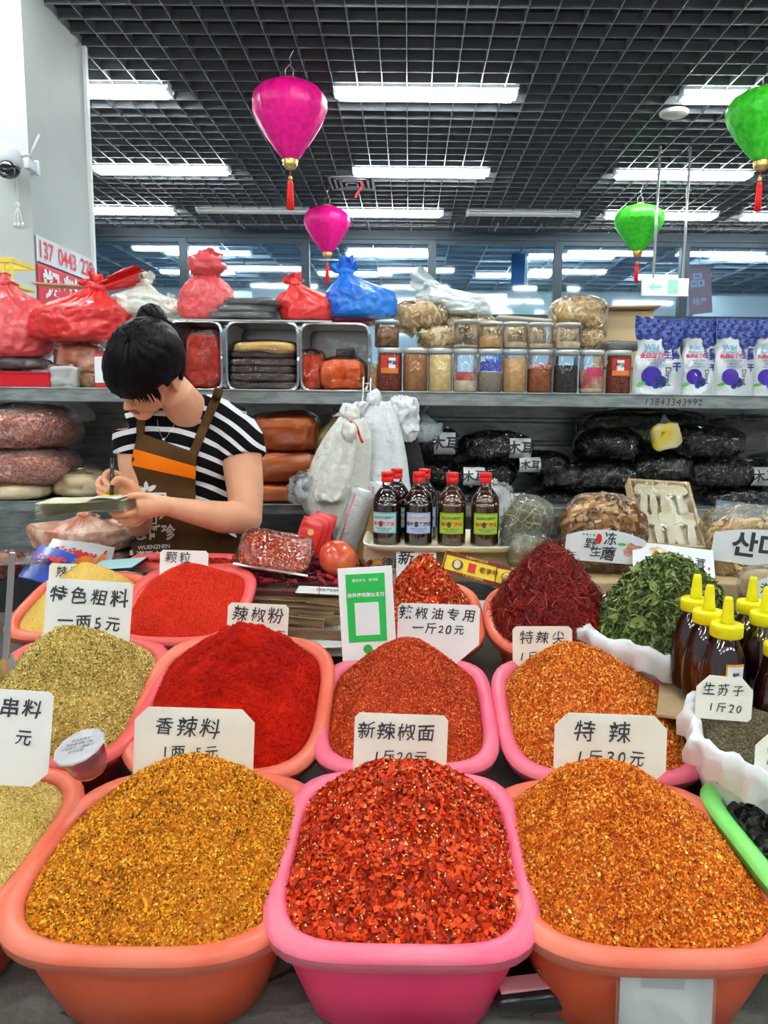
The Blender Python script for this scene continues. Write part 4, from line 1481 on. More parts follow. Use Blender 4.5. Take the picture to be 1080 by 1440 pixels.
# leaflets, phone and papers behind the left basins
for k, (px, py, wpx, hpx, c1, rl, yw, lab) in enumerate(((52, 800, 58, 42, (.05, .12, .6), 12, -8, 'blue and red printed sachet leaning at the far left'), (88, 797, 78, 46, (.80, .83, .88), 14, 4, 'white sachet printed red and blue with orange disc behind the left basins'), (112, 790, 70, 40, (.75, .78, .8), 10, 10, 'rear white sachet peeking out behind the printed ones'))):
    P = W(px, py + 18, 2.05 + .03 * k)
    s = mpp(P)
    t = thing('printed_sachet', lab, 'sachet', T(P) @ rot('Z', yw) @ rot('Y', rl) @ rot('X', -48), 'printed seasoning sachets')
    w_, h_ = wpx * s, hpx * s * 1.35
    obj('pouch', crumple(join(grid(16, 12, lambda u, v: ((u - .5) * w_, -.0075 + .006 * (2 * u - 1) ** 2, v * h_)), grid(16, 12, lambda u, v: ((.5 - u) * w_, .0, v * h_))), .002, 40, k), M('sachet_%d' % k, c1, .25, coat=.4), t)
    obj('red_print', join(card_text(hand('麻辣鲜', w_ * .26, .05, .95, .04), 0, h_ * .62, -.011)), M('print_red', (.7, .03, .03), .5), t, False)
    if k:
        obj('orange_disc', card_text(disc(w_ * .16, 18), w_ * .25, h_ * .5, -.0113), M('disc_orange', (.85, .22, .03), .4), t, False)
        obj('blue_print', join(card_text(text_vf('调味料', w_ * .16, .03), -w_ * .2, h_ * .25, -.011)), M('print_blue', (.02, .12, .6), .4), t, False)
P = W(165, 797, 2.02)
t = thing('mobile_phone', 'black mobile phone with lit pale screen lying behind the red grains', 'phone', T(P) @ rot('Z', -16) @ rot('X', 12) @ rot('Y', -8))
obj('case', box(.155, .075, .008, .003), m_cb, t, False)
obj('screen', box(.145, .068, .001, c=(0, 0, .008)), M('screen_pale', (.3, .5, .52), .1, emit=((.35, .62, .66), .5)), t, False)
for k, (px, py, wp, a, lab) in enumerate(((182, 806, 90, 3, 'white paper sheet under the phone'), (310, 806, 70, -8, 'white paper strip on the narrow back tray'), (20, 786, 90, 20, 'clear and white wrapper at the left edge behind the spice basins'), (205, 795, 40, -10, 'translucent wrapper beside the phone'))):
    P = W(px, py, 2.06)
    o = obj('paper_sheet', grid(8, 6, lambda u, v: ((u - .5) * wp * .002, (v - .5) * .12, .004 * noise.noise(Vector((u * 3, v * 3, k))))), m_cardw if k < 2 else m_clear2, None)
    o.modifiers.new('thickness', 'SOLIDIFY').thickness = .001
    o.matrix_world = T(P.x, 2.06, P.z - .004) @ rot('Z', a)
    tag(o, lab, 'paper')
P = W(10, 800, 2.1)
bag(8, 796, 50, 34, 2.1, M('red_spice_lumps', (.3, .02, .01), .5, c2=(.6, .2, .1), scale=90), 'small bag of dried red peppers at the left edge behind the scoop', amp=.008)

# clutter between front basins
for (px, py, l, a) in ((748, 1400, .05, 8), (790, 1398, .05, -22)):
    P = W(px, py, .92)
    tag(obj('wooden_skewer', xf(tube([(0, 0, 0), (0, 0, .11)], [.0016, .0018], 6), rot('Y', a) @ rot('X', 20)), M('skewer_wood', (.35, .12, .04), .6), loc=(P.x, .92, P.z - .03)), ('left' if px < 770 else 'right') + ' wooden skewer leaning between the pink and right front basins', 'skewer')
P = W(745, 1385, .93)
t = thing('noodle_packet', 'dark packet with pink strip lying between the front basins', 'packet', T(P.x, .95, .64) @ rot('Z', 10))
obj('pouch', crumple(box(.13, .16, .03, .01), .004, 40, 4), M('packet_black', (.01, .012, .015), .2, coat=.5, bump=(30, .5)), t)
obj('strip', box(.12, .025, .004, .001, c=(0, -.06, .031)), M('packet_pink', (.75, .35, .38), .4), t, False)
# ================================================================== UPPER SHELF CONTENTS
ZU = zs1
DJ = 2.73
m_lid = M('lid_silver', (.62, .64, .64), .3, .6, bump=(120, .1))
m_jar = FILM('jar_plastic', .10, (.85, .88, .88), .06, None, milk=.0, gloss=.8)


def jar(px, base_z, layers, label, tag_kind=None, D=DJ, k=1.0, wpx=34.5):
    P = WZ(px, base_z + .001, D)
    s = mpp(P)
    r = wpx * s / 2
    h = (ZJ - ZU) * k
    t = thing('storage_jar', label, 'jar', (P.x, D, P.z), 'clear plastic jars with silver lids')
    sq = lambda a, z: 1 + .012 * math.cos(16 * a)
    obj('jar_wall', lathe([(r * .92, .001), (r * .985, .006), (r, .015), (r, h * .82), (r * .93, h * .86), (r * .93, h * .9)], 36, True, sq), m_jar, t)
    z = .003
    for (frac, m) in layers:
        z2 = z + frac * h * .86
        obj('contents', lathe([(r * .9, z), (r * .96, z + .003), (r * .96, z2 - .002), (r * .9, z2)], 30), m, t)
        z = z2
    obj('lid', lathe([(r * .97, h * .88), (r * 1.0, h * .885), (r * 1.0, h * .985), (r * .96, h), (r * .9, h * .99)], 36, fn=lambda a, z: 1 + .006 * math.cos(36 * a)), m_lid, t)
    if tag_kind:
        wr = lambda e: (lambda x, y: (r * (1.01 + e) * math.sin(x / r), -r * (1.01 + e) * math.cos(x / r), h * .62 + y))
        if tag_kind == 'red':
            l_ = obj('paper_label', onto(rect(r * 1.5, h * .38, nu=10), wr(.01)), M('label_brick', (.55, .04, .03), .4), t)
            obj('label_white', onto(rect(r * .55, h * .24, -r * .1 if px > 700 else r * .2, h * .03, nu=6), wr(.02)), m_white, l_, False)
            obj('label_print', onto((lambda v: ([(a + (-r * .1 if px > 700 else r * .2), b + h * .03, 0) for a, b, _ in v[0]], v[1]))(text_vf('藜麦', r * .38, .03)), wr(.03)), m_ink, l_, False)
            obj('label_band', onto(rect(r * 1.5, h * .12, 0, -h * .14, nu=10), wr(.02)), M('label_orange', (.7, .2, .05), .5), l_, False)
        if tag_kind == 'blue':
            l_ = obj('paper_label', onto(rect(r * 1.9, h * .38, 0, .06 * h, nu=12), wr(.01)), M('label_navy', (.02, .04, .3), .4, c2=(.15, .18, .55), scale=180), t)
            obj('label_band', onto(rect(r * 1.9, h * .14, 0, .18 * h, nu=12), wr(.02)), M('label_sky', (.05, .22, .55), .4), l_, False)
            obj('label_print', onto((lambda v: ([(a - r * .2, b + h * .14, 0) for a, b, _ in v[0]], v[1]))(text_vf('蓝莓干', r * .5, .03)), wr(.03)), m_white, l_, False)
        if tag_kind == 'pink':
            obj('paper_slip', onto(rect(r * 1.3, h * .2, .1 * r, -h * .12, nu=8), wr(.0)), M('slip_pink', (.55, .05, .12), .5), t, False)
    return t


ZJ = W(620, 491, DJ).z
co = lambda n, a, b=None, s=60: M('jar_' + n, tuple(min(1, x * 1.35) for x in a), .8, spec=.15, c2=tuple(min(1, x * 1.35) for x in (b or tuple(x * .8 for x in a))), scale=s)
q_red = co('dark_red', (.10, .012, .008), (.30, .08, .04), 260)
brown, crm, pale = co('brown', (.36, .17, .07)), co('cream', (.66, .52, .26)), co('pale', (.62, .52, .38))
grey = co('grey', (.28, .25, .2), (.2, .17, .13), 200)
tan = co('tan', (.55, .35, .16))
choc = co('choc', (.20, .065, .025), (.3, .1, .04))
blk = co('black', (.02, .02, .02), (.06, .06, .05), 260)
pk_ = co('dusty_pink', (.42, .10, .10), (.6, .45, .35), 20)
jars = [(548, [(.98, q_red)], 'jar of dark red quinoa with red and white label, leftmost of the lower row', 'red'),
        (583.5, [(.97, brown)], 'jar of light brown powder, second of the lower row', None),
        (618.5, [(.97, crm)], 'jar of cream yellow powder, third of the lower row', None),
        (653.5, [(.30, pale), (.22, pk_)], 'half full jar with cream and pink powder, fourth of the lower row', None),
        (688, [(.52, grey)], 'jar with blue berry label over grey seeds', 'blue'),
        (722.5, [(.9, tan)], 'jar of tan powder right of the blue labelled jar', None),
        (757.5, [(.62, choc), (.12, pk_)], 'jar of chocolate brown powder with maroon layer', None),
        (794, [(.72, blk)], 'jar of black seeds in the lower row', None),
        (830, [(.12, pale), (.5, pk_)], 'jar with a dusty pink slip over pale grains', 'pink'),
        (868, [(.97, q_red)], 'jar of dark red grains with red label, rightmost of the lower row', 'red')]
for px, la, lab, kd in jars:
    jar(px, ZU, la, lab, kd)
ups = [(544, [(.85, M('dried_slices', (.35, .18, .08), .6, c2=(.15, .07, .03), scale=45))], 'upper jar of brown dried slices on the quinoa jar', 1.0),
       (655, [(.1, pale)], 'nearly empty upper jar above the half full one', 1.05), (690, [(.5, tan)], 'upper jar with curled tofu skin, left of the pale bags', .98),
       (724, [(.25, pale)], 'upper jar at the middle of the shelf with little in it', .98), (760, [(.2, pale)], 'upper jar above the chocolate powder jar', .97), (798, [(.3, pale)], 'upper jar above the black seed jar', .97)]
for px, la, lab, k in ups:
    jar(px, ZJ + .002, la, lab, None, DJ + .01, .62 * k)

# dried tofu skins in film: curls inside a clear bag
m_tofu = MR('dried_tofu', [(0, (.62, .40, .15)), (.5, (.95, .72, .38)), (1, (1, .92, .68))], .5)


def curl_bag(px, py, wpx, hpx, D, label, seed, mm=None, film=None, size=(.02, .045), n=260, group='bags of dried tofu skin', name='dried_food_bag', cat='bag', roll=0, kind='strip', asp=.16, depth=None):
    c = W(px, py + hpx / 2, D)
    s = mpp(c)
    w_, h_ = wpx * s, hpx * s
    d_ = depth or min(.14, w_ * .8)
    t = thing(name, label, cat, T(c) @ rot('Y', roll), group)
    core = pillow(w_ * .80, h_ * .78, d_ * .78, seed, .004, 20, .7, 26, 18)
    core = ([(a, b, z + h_ * .09) for a, b, z in core[0]], core[1])
    m_p = 0
    V, F = core
    P, Nn = surf_samples(V, [f for f in F], n)
    ctr = np.array([0, 0, h_ / 2])
    Nn = unit((P - ctr))
    v, ff, per = scatter(P, Nn, rng.uniform(*size, n), kind, up=.006, tilt=.5, asp=asp) if kind in ('strip',) else scatter(P, Nn, rng.uniform(*size, n), kind, up=.004, tilt=.5)
    vf, rn = merge_np((V, F, .15), [(v, ff, per, .1, 1)])
    obj('contents', vf, mm or m_tofu, t, False, rnd=rn, kind='stuff')
    obj('plastic_film', pillow(w_ * 1.02, h_ * 1.02, d_ * 1.04, seed + 1, .013, 19, .7), film or m_clear, t, False)
    return t


curl_bag(592, 448, 72, 46, 2.88, 'bag of curled dried tofu skins under the blue bag, upper left', 1)
curl_bag(617, 475, 60, 34, 2.84, 'small bag of tofu skins resting behind the brown and cream jars', 2)
curl_bag(632, 462, 50, 40, 2.92, 'bag of tofu skins left of the nearly empty upper jar', 3)
curl_bag(678, 470, 46, 46, 2.90, 'bag of tofu skins between the third and fourth upper jars', 4)
curl_bag(735, 476, 60, 36, 2.86, 'pale bag of fine dried threads behind the middle jars', 5, size=(.015, .03), asp=.06, n=500)
curl_bag(795, 478, 46, 34, 2.87, 'bag of pale dried threads above the black seed jar', 6, size=(.015, .03), asp=.06, n=400)
curl_bag(828, 478, 42, 30, 2.86, 'bag of yellow dried threads above the pink slip jar', 7, size=(.015, .03), asp=.08, n=400)
curl_bag(812, 443, 76, 46, 2.92, 'domed bag of large tofu curls on top of the jars, left of the cardboard box', 8)

# cardboard boxes, flat folder
m_cb1 = M('cardboard', (.50, .36, .2), .8, c2=(.45, .32, .17), scale=20)
P0 = W(885, 482, 2.93)
s = mpp(P0)
t = thing('cardboard_box', 'open tan cardboard box behind the blueberry pouches', 'box', (P0.x, 2.95, P0.z + .002))
obj('body', box(70 * s, .16, 44 * s, .002, c=(0, .08, 0)), M('cardboard_pale', (.62, .46, .27), .8), t, False)
for k, (a, yo) in enumerate(((-6, 0), (5, .10))):
    obj('flap', xf(box(78 * s, .09, .005), T(0, yo, 44 * s + .004) @ rot('Y', (a * .3)) @ rot('X', a)), m_cb1, t, False)
P1_ = WZ(885, ZU, 2.93)
t = thing('cardboard_box', 'lower closed cardboard carton between the red grain jar and the pouches', 'box', (P1_.x, 2.95, ZU))
obj('body', box(74 * s, .16, P0.z - ZU, .002, c=(0, .08, 0)), M('cardboard_pale'), t, False)
obj('tape', box(74 * s + .002, .001, .008, c=(0, -.001, (P0.z - ZU) * .5)), m_mar, t, False)
P = W(738, 447, 2.9)
o = obj('flat_folder', xf(box(.2, .14, .012, .004), rot('Y', 4)), M('beige_wrap', (.6, .55, .46), .5), None, False, loc=(P.x, 2.95, P.z - .01))
tag(o, 'flat beige wrapped sheet bundle lying over the upper jars', 'folder')

# blueberry pouches
m_pouch = M('pouch_silver_white', (.62, .66, .68), .24, .3, bump=(16, .35, .02), coat=.4)
m_bb = M('berry_blue', (.008, .012, .10), .4, c2=(.03, .06, .28), scale=60)
m_bbl = M('berry_light', (.07, .12, .42), .4)
m_bbc = M('berry_crown', (.01, .008, .06), .5)
m_vio = M('berry_violet', (.05, .02, .32), .35)
m_leafg = M('leaf_green_print', (.08, .5, .05), .5)
m_teal = M('print_teal', (.08, .35, .55), .5)
m_crm = M('print_crimson', (.7, .03, .12), .5)


def pouch(px, wpx, D, label, seed, lean=0):
    P = WZ(px, ZU + .001, D)
    s = mpp(P)
    w_, h_ = wpx * s, (W(px, 449, D).z - ZU)
    t = thing('fruit_pouch', label, 'pouch', T(P) @ rot('Z', lean), 'blueberry pouches')
    rg = random.Random(seed)

    def prof_d(v):
        return .028 * (1 - v) ** .7 + .002

    def hwid(v):
        return w_ / 2 * (1 - .16 * math.exp(-((v - .62) / .14) ** 2) * (1 if seed != 3 else .4))

    def front(x, z, e=0):
        v = max(0, min(1, z / h_))
        hw = hwid(v)
        u = max(-1, min(1, x / (w_ / 2)))
        return (u * hw, -prof_d(v) * math.sqrt(max(0, 1 - abs(u) ** 2.5)) - e - .003 * noise.noise(Vector((u * 2, v * 4, seed))), z)
    f = grid(22, 26, lambda u, v: front((2 * u - 1) * w_ / 2, v * h_))
    bk = grid(22, 26, lambda u, v: (front((2 * u - 1) * w_ / 2, v * h_)[0], prof_d(v) * math.sqrt(max(0, 1 - abs(2 * u - 1) ** 2.5)) + .001, v * h_))
    obj('pouch', join(f, (bk[0], [tuple(reversed(q)) for q in bk[1]])), m_pouch, t)
    obj('top_seal', grid(12, 2, lambda u, v: front((2 * u - 1) * w_ / 2, h_ * (.965 + .035 * v), .0012)), M('seal_blue', (.03, .06, .3), .3), t)
    # printed blueberries over the top quarter, as on the pack
    bl, li, cr = [], [], []
    spots = []
    bl.append(onto(grid(10, 4, lambda u, v: ((u - .5) * w_, (.84 + .13 * v) * h_, 0)), lambda a, b: front(a, b, .0013)))
    for row in range(4):
        for c_ in range(6):
            x = (-.46 + .19 * c_ + (row % 2) * .09 + rg.uniform(-.02, .02)) * w_
            z = (.945 - row * .07 + rg.uniform(-.01, .01) - .03 * (c_ > 2)) * h_
            if row == 3 and c_ < 3:
                continue
            spots.append((x, z, w_ * rg.uniform(.115, .14)))
    spots.append((w_ * .16, h_ * .68, w_ * .14))
    for k, (x, z, r) in enumerate(spots):
        e = .0016 + k * .00004
        bl.append(onto(disc(r, 14, x, z), lambda a, b: front(a, b, e)))
        li.append(onto(disc(r * .55, 10, x - r * .25, z + r * .3), lambda a, b: front(a, b, e + .0002)))
        cr.append(onto(disc(r * .25, 7, x + r * .15, z + r * .25), lambda a, b: front(a, b, e + .0004)))
    obj('berry_print', join(*bl), m_bb, t, False)
    obj('berry_bloom_print', join(*li), m_bbl, t, False)
    obj('berry_crown_print', join(*cr), m_bbc, t, False)

    def put(v, x, z, e=.002, turn=0):
        c_, s_ = math.cos(R(turn)), math.sin(R(turn))
        return onto(([(x + a * c_ - b * s_, z + a * s_ + b * c_, 0) for a, b, _ in v[0]], v[1]), lambda a, b: front(a, b, e))
    obj('big_berry_print', join(put(disc(w_ * .20, 20), -w_ * .16, h_ * .24, .0016)), m_vio, t, False)
    obj('small_berry_print', join(put(disc(w_ * .12, 16), w_ * .02, h_ * .17, .002), put(disc(w_ * .07, 10), -w_ * .08, h_ * .12, .002)), m_bb, t, False)
    obj('leaf_print', put(disc(w_ * .09, 12, 0, 0, w_ * .04), -w_ * .36, h_ * .14, .002, 15), m_leafg, t, False)
    obj('english_print', join(put(text_vf('Wild', w_ * .17, .02), -w_ * .20, h_ * .62), put(text_vf('Blueberry', w_ * .10, .01), -w_ * .18, h_ * .565)), m_teal, t, False)
    obj('red_print', put(text_vf('长白山特产', w_ * .115, .05), -w_ * .14, h_ * .51), m_crm, t, False)
    obj('small_print', join(put(text_vf('天然野生蓝莓', w_ * .06, .01), -w_ * .08, h_ * .45), put(text_vf('精选原果', w_ * .06, .01), -w_ * .08, h_ * .41), put(text_vf('自然晾晒工艺', w_ * .06, .01), -w_ * .08, h_ * .37)), M('print_slate', (.15, .2, .35), .5), t, False)
    obj('name_print', join(put(text_vf('野', w_ * .17, .02), w_ * .16, h_ * .60), put(text_vf('生', w_ * .17, .02), w_ * .16, h_ * .52), put(text_vf('蓝', w_ * .19, .04), w_ * .34, h_ * .56), put(text_vf('莓', w_ * .19, .04), w_ * .34, h_ * .47), put(text_vf('干', w_ * .19, .04), w_ * .34, h_ * .36)), M('print_navy', (.03, .04, .25), .5), t, False)
    obj('dried_print', put(text_vf('Dired', w_ * .16, .01), w_ * .16, h_ * .24, .002, -90), m_ink, t, False)
    return t


pouch(923, 70, 2.70, 'blueberry pouch farthest left, pinched at the waist, beside the cardboard box', 1)
pouch(979, 54, 2.72, 'second blueberry pouch from the left, standing upright', 2, 4)
pouch(1030, 58, 2.71, 'third blueberry pouch from the left with glossy creased top', 3, 2)
pouch(1081, 56, 2.72, 'fourth blueberry pouch, cut by the right frame edge', 4, -3)

# stainless bins lying on their side
m_bin = M('bin_steel', (.5, .5, .48), .25, .9)
m_chrome = M('chrome_wire', (.75, .76, .76), .15, 1)


def bin_(x0, x1, py0, py1, D, label):
    a_, b_ = W(x0, py0, D), W(x1, py1, D)
    w_, h_ = b_.x - a_.x, a_.z - ZU
    t = thing('steel_bin', label, 'bin', ((a_.x + b_.x) / 2, D, ZU + .001), 'stainless bins lying on their side')

    def rg(dx, y):
        pts = []
        for i in range(56):
            x, z = sup(w_ / 2 - dx, h_ / 2 - dx, 2 * PI * i / 56, 9)
            pts.append((x, y, z + h_ / 2))
        return pts
    wl = loft([rg(0, 0), rg(0, .22), rg(.003, .22), rg(.003, .0)], True, False)
    back = (rg(0, .22), [tuple(range(56))])
    obj('shell', join(wl, back), m_bin, t)
    pts = rg(-.001, 0)
    obj('wire_rim', tube(pts + [pts[0]], .0035, 8), m_chrome, t)
    obj('thin_wire_rim', tube([(x * .97, -.006, (z - h_ / 2) * .97 + h_ / 2) for x, y, z in pts + [pts[0]]], .0018, 6), m_chrome, t)
    return t, a_, b_


bin_(238, 313, 452, 549, 2.72, 'steel bin behind the shopkeeper, holding a red chilli bag')
bin_(318, 420, 453, 552, 2.72, 'middle steel bin filled with stacked flat brown bags')
bin_(423, 519, 455, 552, 2.72, 'right steel bin holding two orange powder bags')
m_rp = M('red_powder', (.80, .04, .006), .7, spec=.15, c2=(.6, .02, .004), scale=30, bump=(60, .4))
m_op = M('orange_powder', (1, .20, .004), .7, spec=.15, c2=(.9, .15, .004), scale=30, bump=(60, .4))
m_or2 = M('red_orange_powder', (.95, .08, .006), .7, spec=.15, c2=(.8, .06, .006), scale=30, bump=(60, .4))
m_dk = M('brown_strips', (.06, .03, .025), .5, c2=(.14, .08, .06), scale=70, stretch=(.3, 1, 2), bump=(80, .5))
m_gs = M('golden_seed', (.70, .44, .1), .6, spec=.15, c2=(.9, .64, .25), scale=200)
bag(290, 505, 52, 80, 2.80, m_rp, 'upright bag of red chilli powder in the bin behind the shopkeeper', on=ZU + .006, e=.45, depth=.09)
bag(256, 520, 30, 60, 2.84, m_rp, 'narrow bag of dark red chilli, half hidden behind her hair', on=ZU + .006, e=.5, depth=.08)
for k in range(5):
    py = 546 - k * 10.5
    bag(373 + (k % 2) * 2, py - 4, 96, 13, 2.80, m_dk, 'flat brown bag in the middle bin, ' + ('lowest', 'second from below', 'third from below', 'fourth from below', 'fifth, just under the golden bag')[k], amp=.005, depth=.17, e=.4, group='flat brown bags stacked in the middle bin', seed=k)
bag(375, 491, 88, 20, 2.80, m_gs, 'flat bag of golden seed on the brown stack in the middle bin', amp=.005, depth=.17, e=.5)
bag(441, 523, 34, 56, 2.80, m_or2, 'red-orange powder bag at the left of the right bin', on=ZU + .006, e=.5, depth=.09)
bag(483, 528, 62, 46, 2.79, m_op, 'bright orange powder bag in the right bin', on=ZU + .006, e=.5, depth=.1, ears=[(0, .8, .08, .1, 10)])
bag(486, 497, 24, 14, 2.84, M('black_stuff', (.01, .01, .01), .4), 'small dark wrapped lump behind the orange powder bag', amp=.01)
bag(525, 533, 14, 40, 2.74, M('tan_flakes', (.5, .28, .08), .6, c2=(.65, .42, .2), scale=80), 'slim bag of tan flakes between the right bin and the quinoa jar', on=ZU, depth=.04)
bag(872, 488, 46, 14, 2.80, M('black_stuff'), 'crumpled dark clear bag lying on the rightmost jar', amp=.008, film=m_clear2)


# tied carrier bags
def tied(px, py_base, wpx, hpx, D, m, label, seed, lean=0, body=.62, neck=.14, flare=.30, name='tied_bag', cat='carrier bag', depth=None, knot_x=0.0, group=None, amp=.07, folds=9, ears=None, peak=1.6):
    P = W(px, py_base, D)
    s = mpp(P)
    w_, h_ = wpx * s, hpx * s
    d_ = depth or w_ * .75
    t = thing(name, label, cat, T(P) @ rot('Z', seed * 40 % 20), group)
    N_ = 120
    prof = [(.60, .0, 0), (.88, .03, .05), (.99, .12, .05), (1.0, .28, .05), (.95, .42, .15), (.74, body - .08, .45), (.42, body + .03, .8), (neck + .10, body + .12, 1.0), (neck, body + .18, 1.0)]
    prof = [tuple(p) for p in smoothpath(prof, 6)]
    rings = []
    rg = random.Random(seed)
    so = Vector((seed * 5.1, seed * 2.2, 1))
    for r, z, f in prof:
        ring = []
        dx = knot_x * max(0, (z - .3) / .5) ** 1.3
        for i in range(N_):
            a = 2 * PI * i / N_
            q = Vector((math.cos(a) * 1.6, math.sin(a) * 1.6, z * 3)) + so
            n1, n2, n3 = noise.noise(q), noise.noise(q * 2.4), noise.noise(q * 5.2)
            n4 = noise.noise(Vector((math.cos(a) * 5, math.sin(a) * 5, z * 1.2)) + so)
            wr = 1 + .16 * n1 + amp * ((.3 - abs(n2)) * 2.0 + (.25 - abs(n3)) * 1.1) + .30 * f * ((.3 - abs(n4)) + .25 * math.cos(a * folds + 5 * n1))
            ring.append((w_ / 2 * r * math.cos(a) * wr + dx * w_, d_ / 2 * r * math.sin(a) * wr, h_ * z + h_ * .05 * n1 * min(1, z * 4)))
        rings.append(ring)
    obj('sack', loft(rings, True, True), m, t)
    zt_ = h_ * (body + .18)
    x0 = knot_x * max(0, (body + .18 - .3) / .5) ** 1.3 * w_
    kr = max(neck * w_ * .6, w_ * .06)
    obj('knot', crumple(ball(kr * 1.2, kr, kr * .8, (x0, 0, zt_), 24, 14), kr * .6, 40, seed), m, t)
    el = []
    for (an, L_, wd) in (ears or [(-50 + rg.uniform(-12, 12), flare * .7, .16), (25 + rg.uniform(-12, 12), flare, .2)]):
        L_ *= h_
        g = grid(15, 11, lambda u, v: ((u - .5) * w_ * wd * (.5 + 1.3 * v ** 1.2) * (1 - .3 * v * v), w_ * .05 * math.sin(u * 13 + seed) * (.4 + v), v * L_ * (1 - .25 * abs(2 * u - 1))))
        el.append(xf(crumple(g, w_ * .06, 30, seed), T(x0, 0, zt_) @ rot('Y', an)))
    le = obj('loose_end', join(*el), m, t)
    return t


def carrier(name, c, c2, rough=.28, tr=.15):
    if name in _m:
        return _m[name]
    m = M(name, c, rough, c2=c2, scale=7, coat=.45, sss=.1, bump=(26, .9, .012), lo=.35, hi=.65)
    return m


c_red = carrier('carrier_red', (.68, .015, .015), (.78, .05, .05))
c_pink = carrier('carrier_coral', (.66, .06, .07), (.78, .12, .13))
c_blue = carrier('carrier_blue', (.005, .12, .62), (.02, .22, .72))
c_mar = carrier('carrier_maroon', (.35, .01, .02), (.45, .02, .03))
c_wht = carrier('carrier_white', (.72, .76, .78), (.8, .84, .86))
c_wht2 = carrier('carrier_cream', (.70, .70, .62), (.78, .78, .72))
c_blk = carrier('carrier_black', (.008, .01, .014), (.03, .035, .04))

tied(8, 505, 135, 112, 2.88, c_pink, 'large coral red carrier bag cut by the left frame edge', 1, depth=.3, body=.75, flare=.12)
tied(118, 482, 132, 96, 2.84, c_red, 'bulging bright red carrier bag above the shopkeeper, left of her bun', 2, depth=.28, body=.60, knot_x=.16, ears=[(70, .75, .14), (-35, .2, .2)])
bag(8, 512, 130, 20, 2.86, c_blk, 'dark crumpled wrapper on the red carton, left end of the upper shelf', amp=.01, film=m_clear2)
P = WZ(30, ZU, 2.75)
t = thing('red_carton', 'flat red carton at the left end of the upper shelf', 'box', (P.x, 2.78, ZU + .001))
obj('body', box(.24, .14, .052, .004), M('carton_red', (.62, .01, .02), .35), t, False)
obj('lid_edge', box(.243, .143, .01, .002, c=(0, 0, .045)), M('carton_red_dark', (.4, .008, .015), .4), t, False)
m_pw = M('pink_powder', (.75, .26, .14), .6, spec=.2, c2=(.85, .48, .34), scale=14)
b_ = bag(115, 505, 60, 44, 2.86, m_pw, 'bag of dull red powder with scribbled mark, under the bright red carrier', e=.5)
bag(92, 531, 42, 34, 2.74, M('white_powder', (.82, .82, .8), .7), 'small square packet of white powder on the upper shelf', on=ZU, e=.35, amp=.006, depth=.05)
bag(125, 537, 26, 26, 2.78, M('brown_sugar', (.45, .2, .08), .6, c2=(.55, .3, .15), scale=60), 'small brown bag right of the white powder packet', on=ZU, e=.5, depth=.06)
t = thing('snack_box', 'red and white rounded packet behind the shopkeeper’s hair', 'packet', WZ(147, ZU, 2.72))
obj('body', box(.065, .03, .12, .012), c_red, t, False)
obj('front_panel', box(.05, .004, .09, .004, c=(0, -.016, .02)), m_white, t, False)
tied(205, 446, 88, 62, 2.9, c_wht2, 'off white bag behind the shopkeeper’s bun', 5, body=.55)
tied(238, 452, 60, 40, 2.95, c_wht, 'second off white bag slumped right of the bun', 6, body=.5)
tied(292, 450, 76, 92, 2.86, c_pink, 'tall coral bag standing on the left steel bin', 7, body=.62, neck=.42, flare=.24, depth=.12, ears=[(-8, .2, .5), (28, .26, .3)])
P = W(350, 452, 2.84)
for k in range(3):
    bag(346 + k * 6, 447 - k * 9, 88 - k * 8, 12, 2.84, c_blk if k != 1 else M('dark_film', (.12, .12, .14), .3), ('lowest', 'middle', 'topmost')[k] + ' black flat bag on the middle steel bin', amp=.008, film=m_clear2, depth=.2, e=.5, group='black flat bags on the middle bin')
P = W(300, 453, 2.8)
o = obj('cardboard_sheet', box(.7, .16, .006, .001), M('board_grey', (.55, .55, .52), .6), None, False, loc=(W(330, 453, 2.8).x, 2.82, W(330, 453, 2.8).z - .003))
tag(o, 'thin pale board laid over the two left steel bins', 'board')
tied(434, 453, 82, 66, 2.84, c_red, 'round bright red tied bag on the right steel bin', 8, knot_x=-.24, ears=[(-25, .22, .26), (15, .16, .2)])
tied(511, 449, 94, 80, 2.83, c_blue, 'blue tied bag, the only blue one, beside the red tied bag', 9, knot_x=-.26, ears=[(-30, .26, .3), (35, .24, .2)])
bag(495, 449, 70, 18, 2.88, c_mar, 'flat maroon bag under the blue bag', amp=.01, film=c_mar)
tied(640, 446, 100, 54, 2.95, carrier('carrier_smoke', (.55, .62, .62), (.72, .78, .78)), 'translucent grey-white bag lying above the tofu skins', 10, knot_x=-.34, ears=[(-65, .6, .26)])
# yellow crate far left, cardboard on the red bag
P = W(8, 396, 3.3)
t = thing('yellow_crate', 'yellow slatted crate at the left edge in front of the pillar', 'crate', (P.x - .05, 3.3, P.z - .03))
m_yc = M('crate_yellow', (.85, .62, .05), .4)
obj('floor', box(.26, .18, .01), m_yc, t, False)
obj('rim', join(box(.26, .012, .02, .003, c=(0, -.09, .09)), box(.012, .18, .02, .003, c=(.125, 0, .09)), box(.26, .012, .02, .003, c=(0, .09, .09))), m_yc, t, False)
for k in range(9):
    obj('slat', box(.012, .008, .09, c=(-.12 + k * .03, -.088, .005)), m_yc, t, False)
P = W(85, 402, 2.95)
o = obj('cardboard_sheet', xf(box(.2, .1, .006, .001), rot('Y', 3)), m_cb1, None, False, loc=(P.x, 2.98, P.z))
tag(o, 'brown cardboard lying on the bright red carrier bag below the wall sign', 'cardboard')

